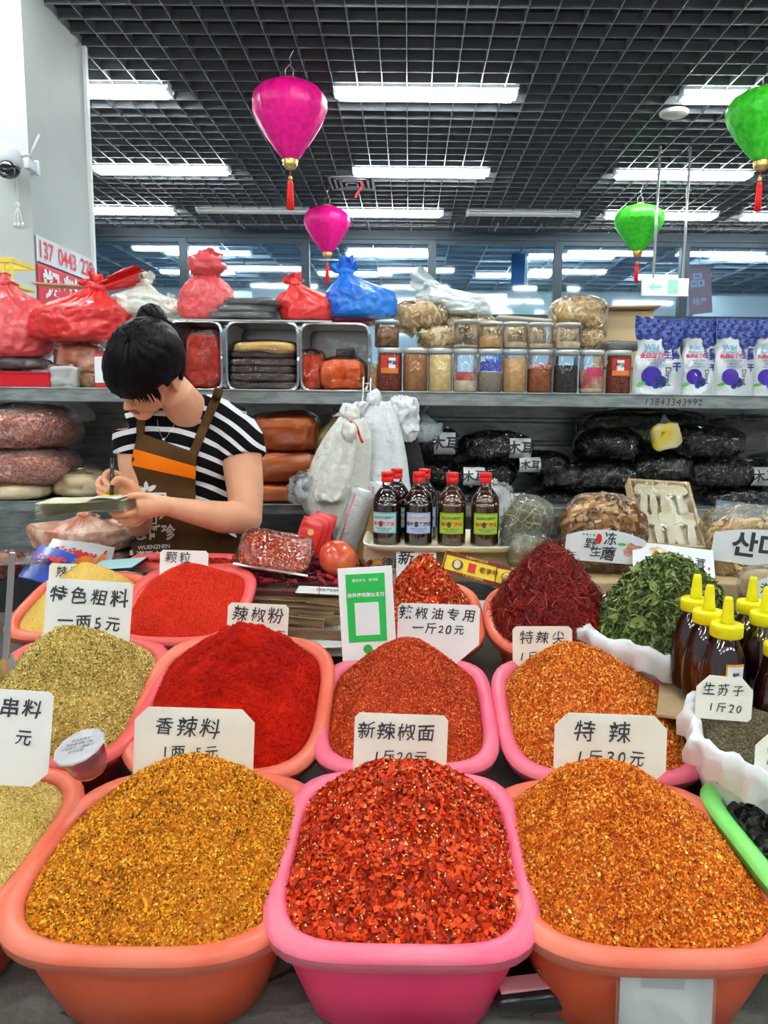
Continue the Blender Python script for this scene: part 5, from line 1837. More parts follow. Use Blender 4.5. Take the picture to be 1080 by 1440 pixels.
# ================================================================== MIDDLE SHELF
ZM = zs2
m_flr = M('red_flake_sack', (.42, .05, .015), .6, spec=.2, c2=(.85, .32, .18), scale=110, lo=.40, hi=.62, bump=(100, .5))
m_pale = M('pale_flour', (.85, .66, .38), .7, spec=.2, c2=(.9, .75, .5), scale=10)
m_brk = M('orange_brown_powder', (.85, .24, .06), .7, spec=.2, c2=(.72, .18, .04), scale=8)
m_olv = M('olive_grain', (.5, .37, .12), .6, spec=.2, c2=(.7, .56, .25), scale=220)
bag(40, 601, 132, 60, 2.78, m_flr, 'upper large sack of reddish chilli flakes, far left of the middle shelf', film=m_clear2, amp=.012, depth=.3, e=.7, ears=[(.35, .75, .1, .12, 50)])
bag(38, 655, 130, 54, 2.78, m_flr, 'second large sack of reddish flakes under the top one', film=m_clear2, amp=.012, depth=.3, e=.7)
bag(30, 692, 112, 36, 2.77, m_pale, 'pale flour sack at the bottom of the left stack', amp=.01, depth=.3, e=.6, on=ZM)
bag(116, 683, 74, 48, 2.80, m_pale, 'pale yellowish bag right of the sack stack, behind the writing hand', amp=.01, depth=.2, e=.65, on=ZM)
bag(402, 607, 90, 50, 2.78, m_brk, 'top orange-brown powder bag of the stack right of the shopkeeper', amp=.008, depth=.22, e=.5)
bag(404, 655, 88, 48, 2.78, m_brk, 'middle orange-brown powder bag of the stack right of the shopkeeper', amp=.008, depth=.22, e=.5)
bag(395, 694, 66, 36, 2.77, m_brk, 'bottom orange-brown powder bag, beside her arm', amp=.008, depth=.22, e=.5, on=ZM)
tied(475, 662, 74, 96, 2.80, m_olv, 'round bag of olive green grain left of the hanging white bags', 12, flare=.1, amp=.03)
bag(190, 640, 30, 90, 2.9, m_pale, 'beige wrapped sheet leaning behind the shopkeeper', amp=.01, depth=.05)

m_bf = MR('wood_ear_black', [(0, (.004, .004, .004)), (.6, (.022, .02, .017)), (1, (.085, .075, .05))], .4)
m_tagw = M('tag_white', (.8, .82, .82), .4)
blk_l = [(607, 623, 74, 46, 1, 'top left of the stack'), (697, 629, 98, 42, 1, 'white tag at its right end'), (855, 627, 92, 46, 0, 'top row under the dark green-black sack'), (988, 622, 104, 44, 0, 'top row right of the yellow packet'),
         (928, 656, 90, 40, 0, 'just below the yellow packet'), (612, 664, 62, 36, 0, 'second row, directly behind the oil bottles at left'), (680, 668, 84, 38, 1, 'second row behind the lime labelled bottle, tagged'), (760, 652, 70, 32, 1, 'second row with a tag on its left end'),
         (795, 668, 84, 38, 0, 'second row, third from the left'), (850, 668, 84, 38, 0, 'second row beneath the first top row bag'), (1003, 664, 96, 42, 0, 'second row at the right, large'), (1068, 668, 60, 40, 1, 'at the right frame edge with white tag'),
         (600, 697, 70, 30, 0, 'bottom row, leftmost'), (690, 700, 90, 30, 1, 'bottom row behind the amber bottles'), (778, 702, 80, 26, 0, 'bottom row above the mushroom packs'), (860, 700, 80, 30, 0, 'bottom row left of the wooden tray'), (1030, 700, 100, 30, 0, 'bottom row right of the wooden tray')]
for k, (px, py, w_, h_, tg, wh) in enumerate(blk_l):
    t = curl_bag(px, py, w_, h_, 2.80 + .02 * (k % 3), 'clear bag of dried black wood ear, ' + wh, 30 + k, m_bf, m_clear, (.010, .022), 520, 'bags of dried black wood ear', 'fungus_bag', 'bag', 0, 'leaf', depth=.2)
    if tg:
        s = mpp(W(px, py, 2.8))
        sx = {0: .22, 1: .30, 6: -.2, 7: -.3, 11: -.2, 13: .3}.get(k, .25) * w_ * s
        H_ = h_ * s
        tgw = .075
        lb = obj('paper_tag', grid(6, 5, lambda u, v: (sx + (u - .5) * tgw, -.1 - .006 + .03 * (2 * v - 1) ** 2 - .0 * u, H_ * .2 + v * H_ * .65)), m_tagw, t)
        obj('tag_character', [onto(v_, lambda a, b: (sx + a, -.109 + .03 * ((b) / (H_ * .33)) ** 2, H_ * .52 + b)) for v_ in [hand('木耳', H_ * .42, .02, 1.0, .03)]][0], m_ink, lb, False)
bag(905, 605, 180, 54, 2.95, M('black_green_herb', (.008, .012, .006), .5, c2=(.05, .07, .015), scale=60), 'big dark green-black sack behind the top row of wood ear bags', film=m_clear, amp=.014, depth=.16)
bag(1045, 616, 110, 56, 2.94, M('black_stuff'), 'big glossy black sack at the right end of the middle shelf', film=m_clear2, amp=.014, depth=.16)
t = thing('yellow_packet', 'crumpled yellow and clear packet sitting on the wood ear bags', 'packet', T(W(938, 632, 2.70)) @ rot('Y', -8))
obj('pouch', crumple(ball(.048, .02, .045, (0, 0, .045), 20, 14, .5), .012, 30, 2), M('packet_yellow', (.78, .55, .02), .3, c2=(.7, .66, .4), scale=12, coat=.4), t)
obj('corner', crumple(grid(6, 6, lambda u, v: ((u - .5) * .05 * (1 - v), 0, .08 + v * .045)), .004, 40, 1), m_clear2, t)
obj('print', card_text(text_vf('茶', .02, .02), -.015, .055, -.022), M('print_brown', (.35, .15, .02), .5), t, False)
# smoky knot and black flap beside the hook
t = tied(590, 622, 60, 62, 2.74, carrier('carrier_smokegrey', (.3, .34, .36), (.5, .55, .58)), 'smoky grey knotted plastic bag hanging under the shelf edge', 14, flare=.35, body=.5)
o = obj('black_sheet', crumple(box(.09, .02, .34, .004), .008, 12, 2), c_blk, None, True)
o.matrix_world = T(W(590, 705, 2.66)) @ rot('Y', -14)
tag(o, 'hanging black plastic sheet right of the white bags', 'plastic sheet')

# hook and hanging white bags
hk = W(516, 552, 2.61)
t = thing('wire_hook', 'chrome wire hook over the shelf edge holding the white bags', 'hook', (hk.x, 2.62, hk.z))
pts = smoothpath([(-.012, .02, .045), (-.012, -.005, .05), (-.012, -.015, .0), (-.012, -.03, -.03), (0, -.04, -.04), (.012, -.03, -.03), (.012, -.015, .0), (.012, -.005, .05), (.012, .02, .045)], 4)
obj('wire', tube(pts, .003, 8), m_chrome, t)
obj('cross_wire', tube([(-.02, -.01, .03), (.02, -.01, .03)], .0025, 8), m_chrome, t)


def hanging(pts, D, m, label, seed, thick=.05, name='hanging_bag', folds=6):
    "pts: rows (py, px_left, px_right); a draped bundle of bags, thick in the middle, hanging from a knot"
    top = W((pts[0][1] + pts[0][2]) / 2, pts[0][0], D)
    t = thing(name, label, 'plastic bag', top, 'white carrier bags hanging from the hook')
    rows = smoothpath(pts, 4)
    rings = []
    N_ = 60
    for i, (py, a, b) in enumerate(rows):
        L_, Rr = W(a, py, D), W(b, py, D)
        cx, hw = (L_.x + Rr.x) / 2 - top.x, (Rr.x - L_.x) / 2
        z = (L_.z + Rr.z) / 2 - top.z
        ring = []
        th = thick * min(1, .25 + i / len(rows))
        for k in range(N_):
            an = 2 * PI * k / N_
            q = Vector((math.cos(an) * 2, math.sin(an) * 2, z * 6 + seed))
            n1 = noise.noise(q)
            wv = 1 + .16 * math.cos(an * folds + 2 * n1 + seed) + .25 * n1
            ring.append((cx + hw * math.cos(an) * (1 + .08 * n1), th * math.sin(an) * wv, z + .01 * n1))
        rings.append(ring)
    obj('sheet', loft(rings), m, t)
    obj('knot', crumple(ball(.022, .018, .03, (0, 0, .01), 16, 12), .012, 50, seed), m, t)
    return t


hanging([(566, 505, 548), (600, 498, 560), (660, 482, 575), (720, 470, 582), (760, 470, 560)], 2.52, c_wht, 'white carrier bag bundle hanging from the wire hook, right one', 3, .045)
hanging([(588, 476, 514), (620, 455, 522), (670, 432, 520), (712, 425, 515), (740, 450, 500)], 2.46, c_wht2, 'off white carrier bag bundle hanging lower left of the hook', 7, .05)
hanging([(612, 482, 500), (640, 466, 500), (690, 440, 490), (705, 445, 480)], 2.40, c_wht2, 'small folded cream bag in front of the hanging bundle', 11, .02)
hanging([(585, 468, 508), (566, 500, 520)], 2.50, c_wht, 'twisted white handle tied toward the hook', 13, .012)
t = bag(446, 690, 60, 40, 2.5, c_wht, 'crumpled clear film lump left of the hanging white bags', amp=.03, film=m_clear2)
bag(566, 590, 40, 54, 2.58, c_wht, 'white bag top knotted round the hook', amp=.02, film=c_wht)
tagp = [(W(500, 585, 2.42))]
t = thing('red_loop', 'thin red ribbon loop round the hanging white bags', 'ribbon', W(497, 600, 2.42))
obj('ribbon', tube(smoothpath([(-.02, 0, .0), (-.01, -.01, .015), (.01, -.01, .0), (.02, 0, -.03), (.03, 0, -.05)], 4), .004, 6), m_cap, t)
# rolls of clear produce bags
for k, (x0, y0, x1, y1, r_, D, lab) in enumerate(((486, 770, 512, 690, .036, 2.24, 'front roll of clear produce bags leaning behind the tomato'), (515, 775, 536, 680, .034, 2.30, 'rear roll of clear produce bags beside the oil bottles'))):
    a_, b_ = W(x0, y0, D), W(x1, y1, D)
    t = thing('bag_roll', lab, 'bag roll', a_, 'rolls of produce bags')
    d = b_ - a_
    obj('roll', crumple(tube([tuple(d * (i / 10)) for i in range(11)], r_, 24), .006, 25, k), FILM('roll_film', .62, (.80, .84, .86), .2, (30, 1.0)), t)
    obj('core', tube([tuple(d * (-.02)), tuple(d * 1.02)], r_ * .55, 16), m_white, t)
    obj('red_stripe', tube([tuple(d * .03 + Vector((-r_ * .6, -r_ * .83, 0))), tuple(d * .97 + Vector((-r_ * .6, -r_ * .83, 0)))], .002, 6), M('stripe_red', (.7, .05, .08), .4), t)
o = obj('kraft_sheet', crumple(box(.10, .01, .2, .002), .006, 30, 2), M('kraft_orange', (.5, .28, .1), .6), None, True)
o.matrix_world = T(W(508, 800, 2.25)) @ rot('Y', 14)
tag(o, 'creased brown paper bag edge between the roll and the carton', 'paper bag')

# ================================================================== BELOW THE MIDDLE SHELF
t = thing('storage_cabinet', 'low dark cabinet carrying the tied sack behind the counter', 'cabinet', (-1.19, 2.47, 0))
zc0 = W(120, 786, 2.42).z
obj('body', box(.66, .3, zc0 - .03, .005), M('cabinet_dark', (.03, .035, .04), .5), t, False)
obj('top', box(.68, .32, .03, .004, c=(0, 0, zc0 - .03)), m_galvd, t, False)
m_sk = M('pink_brown_sack', (.50, .17, .10), .4, c2=(.85, .58, .45), scale=16, coat=.4, bump=(30, .8, .012), stretch=(1, 1, .5))
tied(122, 771, 136, 78, 2.38, m_sk, 'pinkish brown tied sack with pale knot, left of the apron', 21, depth=.28, body=.42, neck=.10, flare=.14, folds=22, amp=.03)
bag(120, 777, 140, 24, 2.39, m_sk, 'second pinkish sack squashed under the tied one', film=m_clear, amp=.008, depth=.26)

# ================================================================== MUSHROOM PACKS AT THE RIGHT
m_herb = MR('olive_herb', [(0, (.08, .09, .02)), (.6, (.30, .30, .08)), (1, (.55, .52, .22))], .5)
m_mush = MR('brown_mushroom', [(0, (.28, .12, .03)), (.5, (.75, .42, .15)), (1, (.95, .70, .38))], .5)
m_dd = MR('pale_root', [(0, (.7, .45, .18)), (.5, (1, .76, .4)), (1, (1, .92, .65))], .6)
curl_bag(726, 738, 66, 82, 2.10, 'clear bag of olive green dried herb right of the oil bottles', 61, m_herb, m_clear2, (.03, .06), 500, 'dried goods packs', asp=.025, roll=18)
P = W(738, 770, 2.05)
bag(742, 775, 56, 50, 2.06, M('olive_dust', (.2, .2, .1), .6, c2=(.3, .3, .16), scale=50), 'greenish clear bag behind the dark red shreds', film=m_clear2, amp=.012, depth=.1)
cm = curl_bag(842, 748, 122, 100, 2.04, 'clear pack of brown wild mushrooms with white oval label', 62, m_mush, m_clear, (.03, .055), 420, 'dried goods packs', asp=.22, roll=4, depth=.11)
s = mpp(W(842, 750, 2.0))


def pack_label(t, w_, h_, x0, z0, yf, m):
    fn = lambda e: (lambda a, b: (x0 + a, yf + .5 * (a * a) * 2.4 + .8 * (b * b) - e, z0 + b))
    lab = onto(join((lambda g: g)(grid(14, 8, lambda u, v: ((u - .5) * w_, (v - .5) * h_ * (1 - .25 * (2 * u - 1) ** 2) + .012 * (2 * u - 1) ** 2 * -1, 0)))), fn(0))
    o = obj('paper_label', lab, m, t, True)
    return o, fn


m_lw = M('label_white', (.78, .82, .84), .3, coat=.3)
lb, fn = pack_label(cm, 112 * s, 46 * s, -.004, 50 * s * .75, -.066, m_lw)
mv = lambda v, x, y: ([(a + x, b + y, 0) for a, b, _ in v[0]], v[1])
obj('label_characters', onto(join(mv(hand('冻', .036, .01), .008, .018), mv(hand('蘑', .040, .01), .006, -.022), mv(hand('野', .03, .01), -.042, .002), mv(hand('生', .03, .01), -.026, -.018)), fn(.0015)), m_ink, lb, False)
obj('label_seal', onto(mv(disc(.008, 12, 0, 0, .014), -.022, .018), fn(.0012)), M('print_red', (.7, .03, .03), .5), lb, False)
pr = []
for k in range(9):
    a = k * 2.4
    pr.append(mv(disc(.009 + .003 * (k % 3), 10, 0, 0, .007), .066 + .022 * math.cos(a) * (k / 9), -.006 + .02 * math.sin(a) * (k / 9) + .004 * (k % 2)))
obj('label_mushroom_print', onto(join(*pr), fn(.0012)), M('print_mushroom', (.55, .2, .14), .5, c2=(.7, .4, .3), scale=90), lb, False)
obj('label_leaf_print', onto(mv(disc(.012, 10, 0, 0, .004), .04, .008), fn(.001)), m_leafg, lb, False)
dc = [(.1, .3, .7), (.7, .1, .1), (.7, .6, .05), (.1, .5, .2)]
for k in range(4):
    obj('label_dot', onto(mv(disc(.003, 8), -.062 + k * .009, .027), fn(.0012)), M('dot_%d' % k, dc[k], .5), lb, False)

# wooden tray with sliced white mushrooms
ft, bt = W(945, 772, 2.02), W(925, 680, 2.18)
s = mpp(ft)
y_ = (bt - ft)
L_ = y_.length
mw = T(ft) @ rot('Z', 2) @ rot('Y', 3) @ rot('X', math.degrees(math.atan2(y_.z, y_.y)))
t = thing('wooden_tray', 'pale wooden tray of sliced white mushrooms under film', 'tray', mw)
wt = 92 * s
m_wd = M('pale_wood', (.66, .50, .28), .6, c2=(.58, .42, .22), scale=14, stretch=(1, 8, 1))
obj('base_board', box(wt, L_, .004, c=(0, L_ / 2, -.02)), m_wd, t, False)
for k in range(2):
    obj('side_board', box(.006, L_, .035, c=((k - .5) * (wt - .006), L_ / 2, -.02)), m_wd, t, False)
    obj('end_board', box(wt - .012, .006, .035, c=(0, .003 + k * (L_ - .006), -.02)), m_wd, t, False)
obj('cling_film', grid(16, 16, lambda u, v: ((u - .5) * wt, v * L_, .016 + .002 * noise.noise(Vector((u * 6, v * 6, 1))))), FILM('cling', .08, bump=(20, .8)), t)
m_sl = M('mushroom_slice', (.72, .66, .46), .5, c2=(.80, .76, .6), scale=20, sss=.1)
# profile of a sliced mushroom: stem with cap on both sides
prof_m = [(-.006, 0), (-.008, .02), (-.006, .048), (-.014, .05), (-.021, .056), (-.02, .066), (-.012, .075), (0, .079), (.012, .075), (.02, .066), (.021, .056), (.014, .05), (.006, .048), (.008, .02), (.006, 0)]
me_s = mesh_of('mushroom_slice', prism(prof_m, 0, .006), m_sl, False)
kk = 0
for row in range(2):
    for c_ in range(5):
        sc = L_ * .5 / .079
        o = obj('mushroom_slice', me_s, None)
        sc2 = sc * random.uniform(.9, 1.05)
        o.matrix_world = mw @ T(-wt * .33 + c_ * wt * .165, .008 + row * L_ * .47, .002 + .003 * (c_ % 3)) @ rot('Z', random.uniform(-14, 14)) @ rot('X', -90) @ T(0, 0, 0) @ Matrix.Scale(sc2, 4) @ rot('Y', 0)
        o.matrix_world = mw @ T(-wt * .33 + c_ * wt * .165, .008 + row * L_ * .47, .002 + .003 * (c_ % 3)) @ rot('Z', random.uniform(-14, 14)) @ Matrix(((1, 0, 0, 0), (0, 0, 1, 0), (0, -1, 0, 0), (0, 0, 0, 1))) @ Matrix.Scale(sc2, 4)
        tag(o, 'white mushroom slice, %s of the %s row in the wooden tray' % (('first', 'second', 'third', 'fourth', 'fifth', 'last')[c_], ('front', 'back')[row]), 'mushroom slice', 'sliced mushrooms in the wooden tray')
        kk += 1
P = W(965, 802, 1.93)
t = thing('printed_label_card', 'white printed card with mushroom picture below the wooden tray', 'card', T(W(948, 806, 1.95)) @ rot('Y', 6) @ rot('X', -35))
wl_ = 118 * mpp(P)
obj('card', box(wl_, .002, .078), m_lw, t, False)
obj('mushroom_picture', join(*[card_text(disc(.011, 12), -wl_ * .25 + k * .017, .055 + .006 * (k == 1), -.0015 - .0002 * k) for k in range(3)]), M('print_champ', (.65, .35, .2), .5, c2=(.85, .75, .6), scale=50), t, False)
obj('characters', card_text(hand('茸', .028, .01), wl_ * .33, .035, -.0018), m_ink, t, False)
obj('red_seal', card_text(disc(.003, 8, 0, 0, .005), wl_ * .43, .022, -.0018), m_crm, t, False)

dd = curl_bag(1045, 775, 150, 125, 2.06, 'large clear pack of pale shredded root with white Korean label', 64, m_dd, m_clear, (.03, .06), 500, 'dried goods packs', asp=.10, roll=6, depth=.12)
s = mpp(W(1045, 775, 2.0))
lb, fn = pack_label(dd, 138 * s, 52 * s, .0, 125 * s * .62, -.072, m_lw)
obj('label_characters', onto(mv(text_vf('산더덕', .070, .03), .012, .0), fn(.0015)), m_ink, lb, False)
obj('pack_header', crumple(grid(12, 5, lambda u, v: ((u - .5) * 130 * s, -.02 + .01 * v, 125 * s * (.9 + .18 * v))), .004, 20, 2), FILM('header_blue', .35, (.55, .75, .9), .15, (26, .8)), dd)
sm = bag(1072, 822, 64, 50, 1.82, M('root_bits', (.6, .45, .25), .6, c2=(.75, .6, .4), scale=60), 'small clear pack with handwritten white label behind the squeeze bottles', amp=.008, depth=.06)
s = mpp(W(1072, 822, 1.8))
lb, fn = pack_label(sm, 50 * s, 34 * s, 0, 25 * s, -.038, m_lw)
obj('label_characters', onto(hand('沟帮', .026, .01), fn(.0015)), m_ink, lb, False)
bag(700, 712, 34, 60, 2.45, c_wht, 'torn clear film standing behind the olive herb bag', film=m_clear2, amp=.02, depth=.05)
bag(800, 820, 50, 30, 1.95, m_pale, 'pale clear bag tucked behind the dried green leaves', film=m_clear2, amp=.01)
t = thing('back_counter_box', 'plain low carton under the mushroom packs', 'box', (W(900, 830, 2.02).x, 2.0, .80))
obj('body', box(.75, .16, W(900, 812, 1.98).z - .80, .004), m_cb1, t, False)
obj('lid_seam', box(.75, .002, .004, c=(0, -.081, .06)), m_mar, t, False)
# ================================================================== THE SHOPKEEPER
def remesh(vf, voxel, smooth_it=4, name='body'):
    me = mesh_of(name, vf, None)
    o = bpy.data.objects.new('tmp', me)
    COL.objects.link(o)
    md = o.modifiers.new('r', 'REMESH')
    md.mode = 'VOXEL'
    md.voxel_size = voxel
    sm_ = o.modifiers.new('s', 'SMOOTH')
    sm_.iterations = smooth_it
    sm_.factor = .5
    dg = bpy.context.evaluated_depsgraph_get()
    r = bpy.data.meshes.new_from_object(o.evaluated_get(dg))
    bpy.data.objects.remove(o)
    r.name = name
    r.polygons.foreach_set('use_smooth', [True] * len(r.polygons))
    return r


m_skin = M('skin', (.80, .43, .27), .5, spec=.35, c2=(.76, .38, .23), scale=9, sss=.2, bump=(220, .06))
m_hair = M('black_hair', (.003, .003, .005), .38, bump=(120, .5, .006), stretch=(1, 1, .12), spec=.12)
m_lip = M('lip', (.50, .12, .11), .4)
base = W(262, 800, 2.28)
person = thing('person', 'woman with black bun, striped shirt and brown apron, bowed over a notebook', 'person', (base.x, base.y, 0))
O = Vector((base.x, base.y, 0))
P_ = lambda px, py, D: W(px, py, D) - O
HC = P_(206, 522, 2.16)
Fv = Vector((-.36, -.60, -.70)).normalized()
Uv = Vector((.04, -.72, .66))
Uv = (Uv - Fv * Uv.dot(Fv)).normalized()
Xv = Uv.cross(Fv).normalized()
HM = Matrix(((Xv.x, Fv.x, Uv.x, HC.x), (Xv.y, Fv.y, Uv.y, HC.y), (Xv.z, Fv.z, Uv.z, HC.z), (0, 0, 0, 1)))
head = join(ball(.077, .095, .095, (0, 0, .02), 32, 22),
            ball(.060, .070, .075, (0, .022, -.045), 28, 18),
            ball(.030, .028, .022, (0, .066, -.100), 20, 12),
            tube([(0, .088, .005), (0, .100, -.015), (0, .110, -.034), (0, .098, -.042)], [.007, .010, .013, .010], 12),
            ball(.010, .009, .007, (-.012, .097, -.040), 12, 8), ball(.010, .009, .007, (.012, .097, -.040), 12, 8),
            ball(.022, .010, .0055, (0, .089, -.062), 16, 8), ball(.019, .010, .006, (0, .087, -.071), 16, 8),
            ball(.022, .016, .018, (-.040, .066, -.030), 16, 10), ball(.022, .016, .018, (.040, .066, -.030), 16, 10),
            ball(.030, .010, .007, (-.03, .085, .024), 14, 8), ball(.030, .010, .007, (.03, .085, .024), 14, 8),
            ball(.016, .011, .011, (-.031, .079, .004), 14, 10), ball(.016, .011, .011, (.031, .079, .004), 14, 10),
            *[xf(join(tube(smoothpath([(0, .012, .028), (0, -.012, .032), (0, -.022, .012), (0, -.012, -.018), (0, .004, -.030)], 4), .006, 8), ball(.005, .016, .024, (0, 0, 0), 14, 10)), T(s * .084, -.004, -.008) @ rot('Z', s * -22) @ Matrix.Scale(1.2, 4)) for s in (-1, 1)])
neck = tube([HM @ Vector((0, -.03, -.05)), P_(248, 556, 2.22), P_(272, 590, 2.30)], [.056, .054, .068], 20)
sL, sR = P_(330, 606, 2.30), P_(188, 604, 2.27)
torso = join(ball(.155, .09, .12, P_(258, 635, 2.31), 24, 16), ball(.15, .09, .16, P_(258, 720, 2.33), 24, 16), ball(.15, .10, .16, P_(262, 800, 2.35), 24, 16))
elL, wrL = P_(346, 728, 2.20), P_(236, 712, 2.06)
armL = join(tube([sL, P_(340, 640, 2.27), P_(345, 690, 2.23), elL], [.056, .060, .053, .046], 20), ball(.047, .047, .047, elL, 16, 12),
            tube([elL, P_(310, 727, 2.14), P_(270, 719, 2.09), wrL], [.047, .045, .034, .026], 20))
elR, wrR = P_(196, 738, 2.24), P_(186, 692, 2.07)
armR = join(tube([sR, P_(190, 650, 2.26), P_(195, 700, 2.27), elR], [.052, .048, .044, .040], 20), tube([elR, P_(196, 712, 2.14), wrR], [.040, .034, .025], 18))


def finger(pts, r0=.0088, r1=.0068):
    pts = [P_(*p) for p in pts]
    q = smoothpath(pts, 4)
    return join(tube(q, [r0 + (r1 - r0) * i / (len(q) - 1) for i in range(len(q))], 12), ball(r1, r1, r1, q[-1], 12, 8))


def blob(pts, r):
    return tube([P_(*p) for p in pts], r, 18)


handL = join(blob([(238, 712, 2.06), (222, 711, 2.045), (205, 712, 2.03), (192, 714, 2.02)], [.026, .030, .033, .026]),
             finger([(196, 717, 2.02), (180, 723, 2.0), (166, 724, 1.99), (156, 721, 1.985)]),
             finger([(198, 720, 2.03), (184, 728, 2.02), (170, 729, 2.01), (160, 727, 2.0)]),
             finger([(202, 723, 2.04), (190, 733, 2.03), (177, 734, 2.03), (168, 732, 2.02)]),
             finger([(207, 724, 2.05), (197, 735, 2.05), (188, 738, 2.04), (180, 737, 2.04)], .0078, .006),
             finger([(218, 704, 2.03), (203, 697, 2.015), (186, 697, 2.005), (172, 701, 2.0)], .0115, .0078))
handR = join(blob([(187, 692, 2.07), (178, 687, 2.055), (166, 681, 2.045)], [.025, .028, .026]),
             finger([(168, 668, 2.045), (154, 663, 2.03), (146, 672, 2.01), (154, 684, 2.0)], .0092, .0070),
             finger([(160, 675, 2.05), (144, 672, 2.03), (138, 682, 2.01), (151, 690, 2.0)], .0092, .0070),
             finger([(160, 684, 2.05), (144, 683, 2.03), (139, 692, 2.015), (152, 695, 2.01)], .0088, .0068),
             finger([(166, 692, 2.05), (151, 693, 2.04), (146, 699, 2.02), (156, 700, 2.02)], .0078, .006),
             finger([(180, 684, 2.035), (174, 676, 2.015), (165, 674, 2.0), (159, 679, 1.992)], .0115, .0078))
bodyv = join(xf(head, HM), neck, torso, armL, armR, handL, handR, tube([sR, P_(225, 590, 2.30), P_(290, 590, 2.31), sL], [.05, .06, .06, .055], 16))
legs = join(tube([P_(238, 800, 2.36), P_(236, 800, 2.36) + Vector((0, 0, -.42)), Vector((P_(236, 800, 2.36).x, .1, .08))], [.085, .06, .042], 16),
            tube([P_(290, 800, 2.36), P_(292, 800, 2.36) + Vector((0, 0, -.42)), Vector((P_(292, 800, 2.36).x, .1, .08))], [.085, .06, .042], 16))
obj('body', remesh(bodyv, .0036, 3), m_skin, person).data.materials.append(m_skin)
tr = obj('trousers', remesh(legs, .012, 2, 'trousers'), None, person)
tr.data.materials.append(M('trousers_black', (.02, .02, .025), .8))
sh = obj('shoe', join(ball(.045, .12, .045, (0, 0, .045), 18, 12, .8)), M('shoe_black', (.02, .02, .02), .5), person, loc=(P_(236, 800, 2.36).x, .06, 0))
obj('shoe', sh.data, None, person, loc=(P_(292, 800, 2.36).x, .06, 0))
# lips and closed eyes
obj('lips', xf(join(ball(.020, .006, .004, (0, .097, -.0625), 14, 8), ball(.017, .006, .005, (0, .095, -.070), 14, 8)), HM), m_lip, person)
obj('eyelashes', xf(join(*[tube(smoothpath([(s * .018, .090, .000), (s * .031, .0935, -.005), (s * .045, .084, .000)], 4), .0014, 6) for s in (-1, 1)]), HM), m_hair, person)
obj('eyebrow', xf(tube(smoothpath([(.016, .096, .022), (.032, .094, .028), (.048, .084, .022)], 4), .003, 6), HM), m_hair, person)

# hair: shell over the skull, bangs, bun
V, F = ball(.090, .112, .112, (0, -.006, .026), 64, 44)
keep = []
for f_ in F:
    c_ = np.mean([V[i] for i in f_], axis=0)
    x, y_, z = c_
    ok = not ((y_ > .035 and z < .012 + .25 * abs(x)) or (y_ > -.03 and z < .0) or (abs(x) > .05 and -.035 < y_ < .05 and z < .022) or z < -.035)
    if ok:
        keep.append(f_)
hv = []
for (x, y_, z) in V:
    a_ = math.atan2(x, y_ + .02)
    gr_ = .0022 * math.sin(a_ * 46 + 5 * noise.noise(Vector((x * 20, y_ * 20, z * 20)))) + .004 * noise.noise(Vector((x * 14, y_ * 14, z * 14)))
    part_ = -.005 * math.exp(-(x / .006) ** 2) * (y_ > .02)
    k_ = 1 + (gr_ + part_) / .1
    hv.append((x * k_, y_ * k_, z * k_))
used = sorted({i for f_ in keep for i in f_})
rm = {i: n for n, i in enumerate(used)}
hair = obj('hair', xf(([hv[i] for i in used], [tuple(rm[i] for i in f_) for f_ in keep]), HM), m_hair, person)
sd = hair.modifiers.new('thickness', 'SOLIDIFY')
sd.thickness = .012
rg = random.Random(5)
st = []
for k in range(70):          # bangs fall forward from the parting
    x0 = rg.uniform(-.080, .082)
    s_ = 1 if x0 > 0 else -1
    top = Vector((x0 * .35, .070, .103 - abs(x0) * .1))
    mid = Vector((x0 * .85, .104 - 2.2 * x0 * x0 * 3, .052))
    end_z = rg.uniform(.006, .026) - (.016 if x0 < -.055 else 0)
    end = Vector((x0 * 1.08, .104 - 5.2 * x0 * x0, end_z))
    pth = smoothpath([top, mid, end, end + Vector((x0 * .06, .001, -.018))], 3)
    st.append(tube(pth, [.004, .004, .0038, .0036, .0034, .003, .0026, .002, .0014, .0006][:len(pth)], 5))
for s_ in (-1,):
    for k in range(5):
        z0_ = rg.uniform(-.01, .01)
        pth = smoothpath([(s_ * .082, .03 + k * .002, .04), (s_ * .088, .028 + k * .002, z0_), (s_ * .084, .034 + k * .002, -.03 - rg.random() * .03), (s_ * .08, .04 + k * .002, -.06 - rg.random() * .03)], 3)
        st.append(tube(pth, [.003, .003, .0026, .0022, .002, .0016, .0012, .0009, .0006, .0004][:len(pth)], 5))
obj('bangs', xf(join(*st), HM), m_hair, hair)
obj('parting', xf(tube(smoothpath([(-.004, .060, .1185), (-.005, .078, .105), (-.004, .092, .088)], 4), .0022, 6), HM), m_skin, hair)
bc = P_(214, 449, 2.22)
bn = []
for k in range(5):
    pts = [bc + rot('X', 20 * k - 30) @ Vector((.025 * math.cos(a + k), .013 * math.sin(a * 2 + k * 1.3), .025 * math.sin(a + k))) for a in np.linspace(0, 2 * PI, 22)]
    bn.append(tube(pts, .016, 12))
bn.append(ball(.034, .032, .03, bc, 20, 14))
bn.append(tube([HM @ Vector((.01, -.05, .06)), HM @ Vector((.0, -.075, .09)), bc + Vector((0, -.01, -.015))], [.05, .04, .02], 20))
bn.append(tube(smoothpath([bc + Vector((.03, 0, 0)), bc + Vector((.055, -.01, -.012)), bc + Vector((.085, -.01, -.022))], 4), [.008, .007, .006, .005, .004, .003, .002, .0015, .001][:9], 6))
bunm = crumple(join(*bn), .003, 60, 4)
obj('bun', bunm, m_hair, hair)


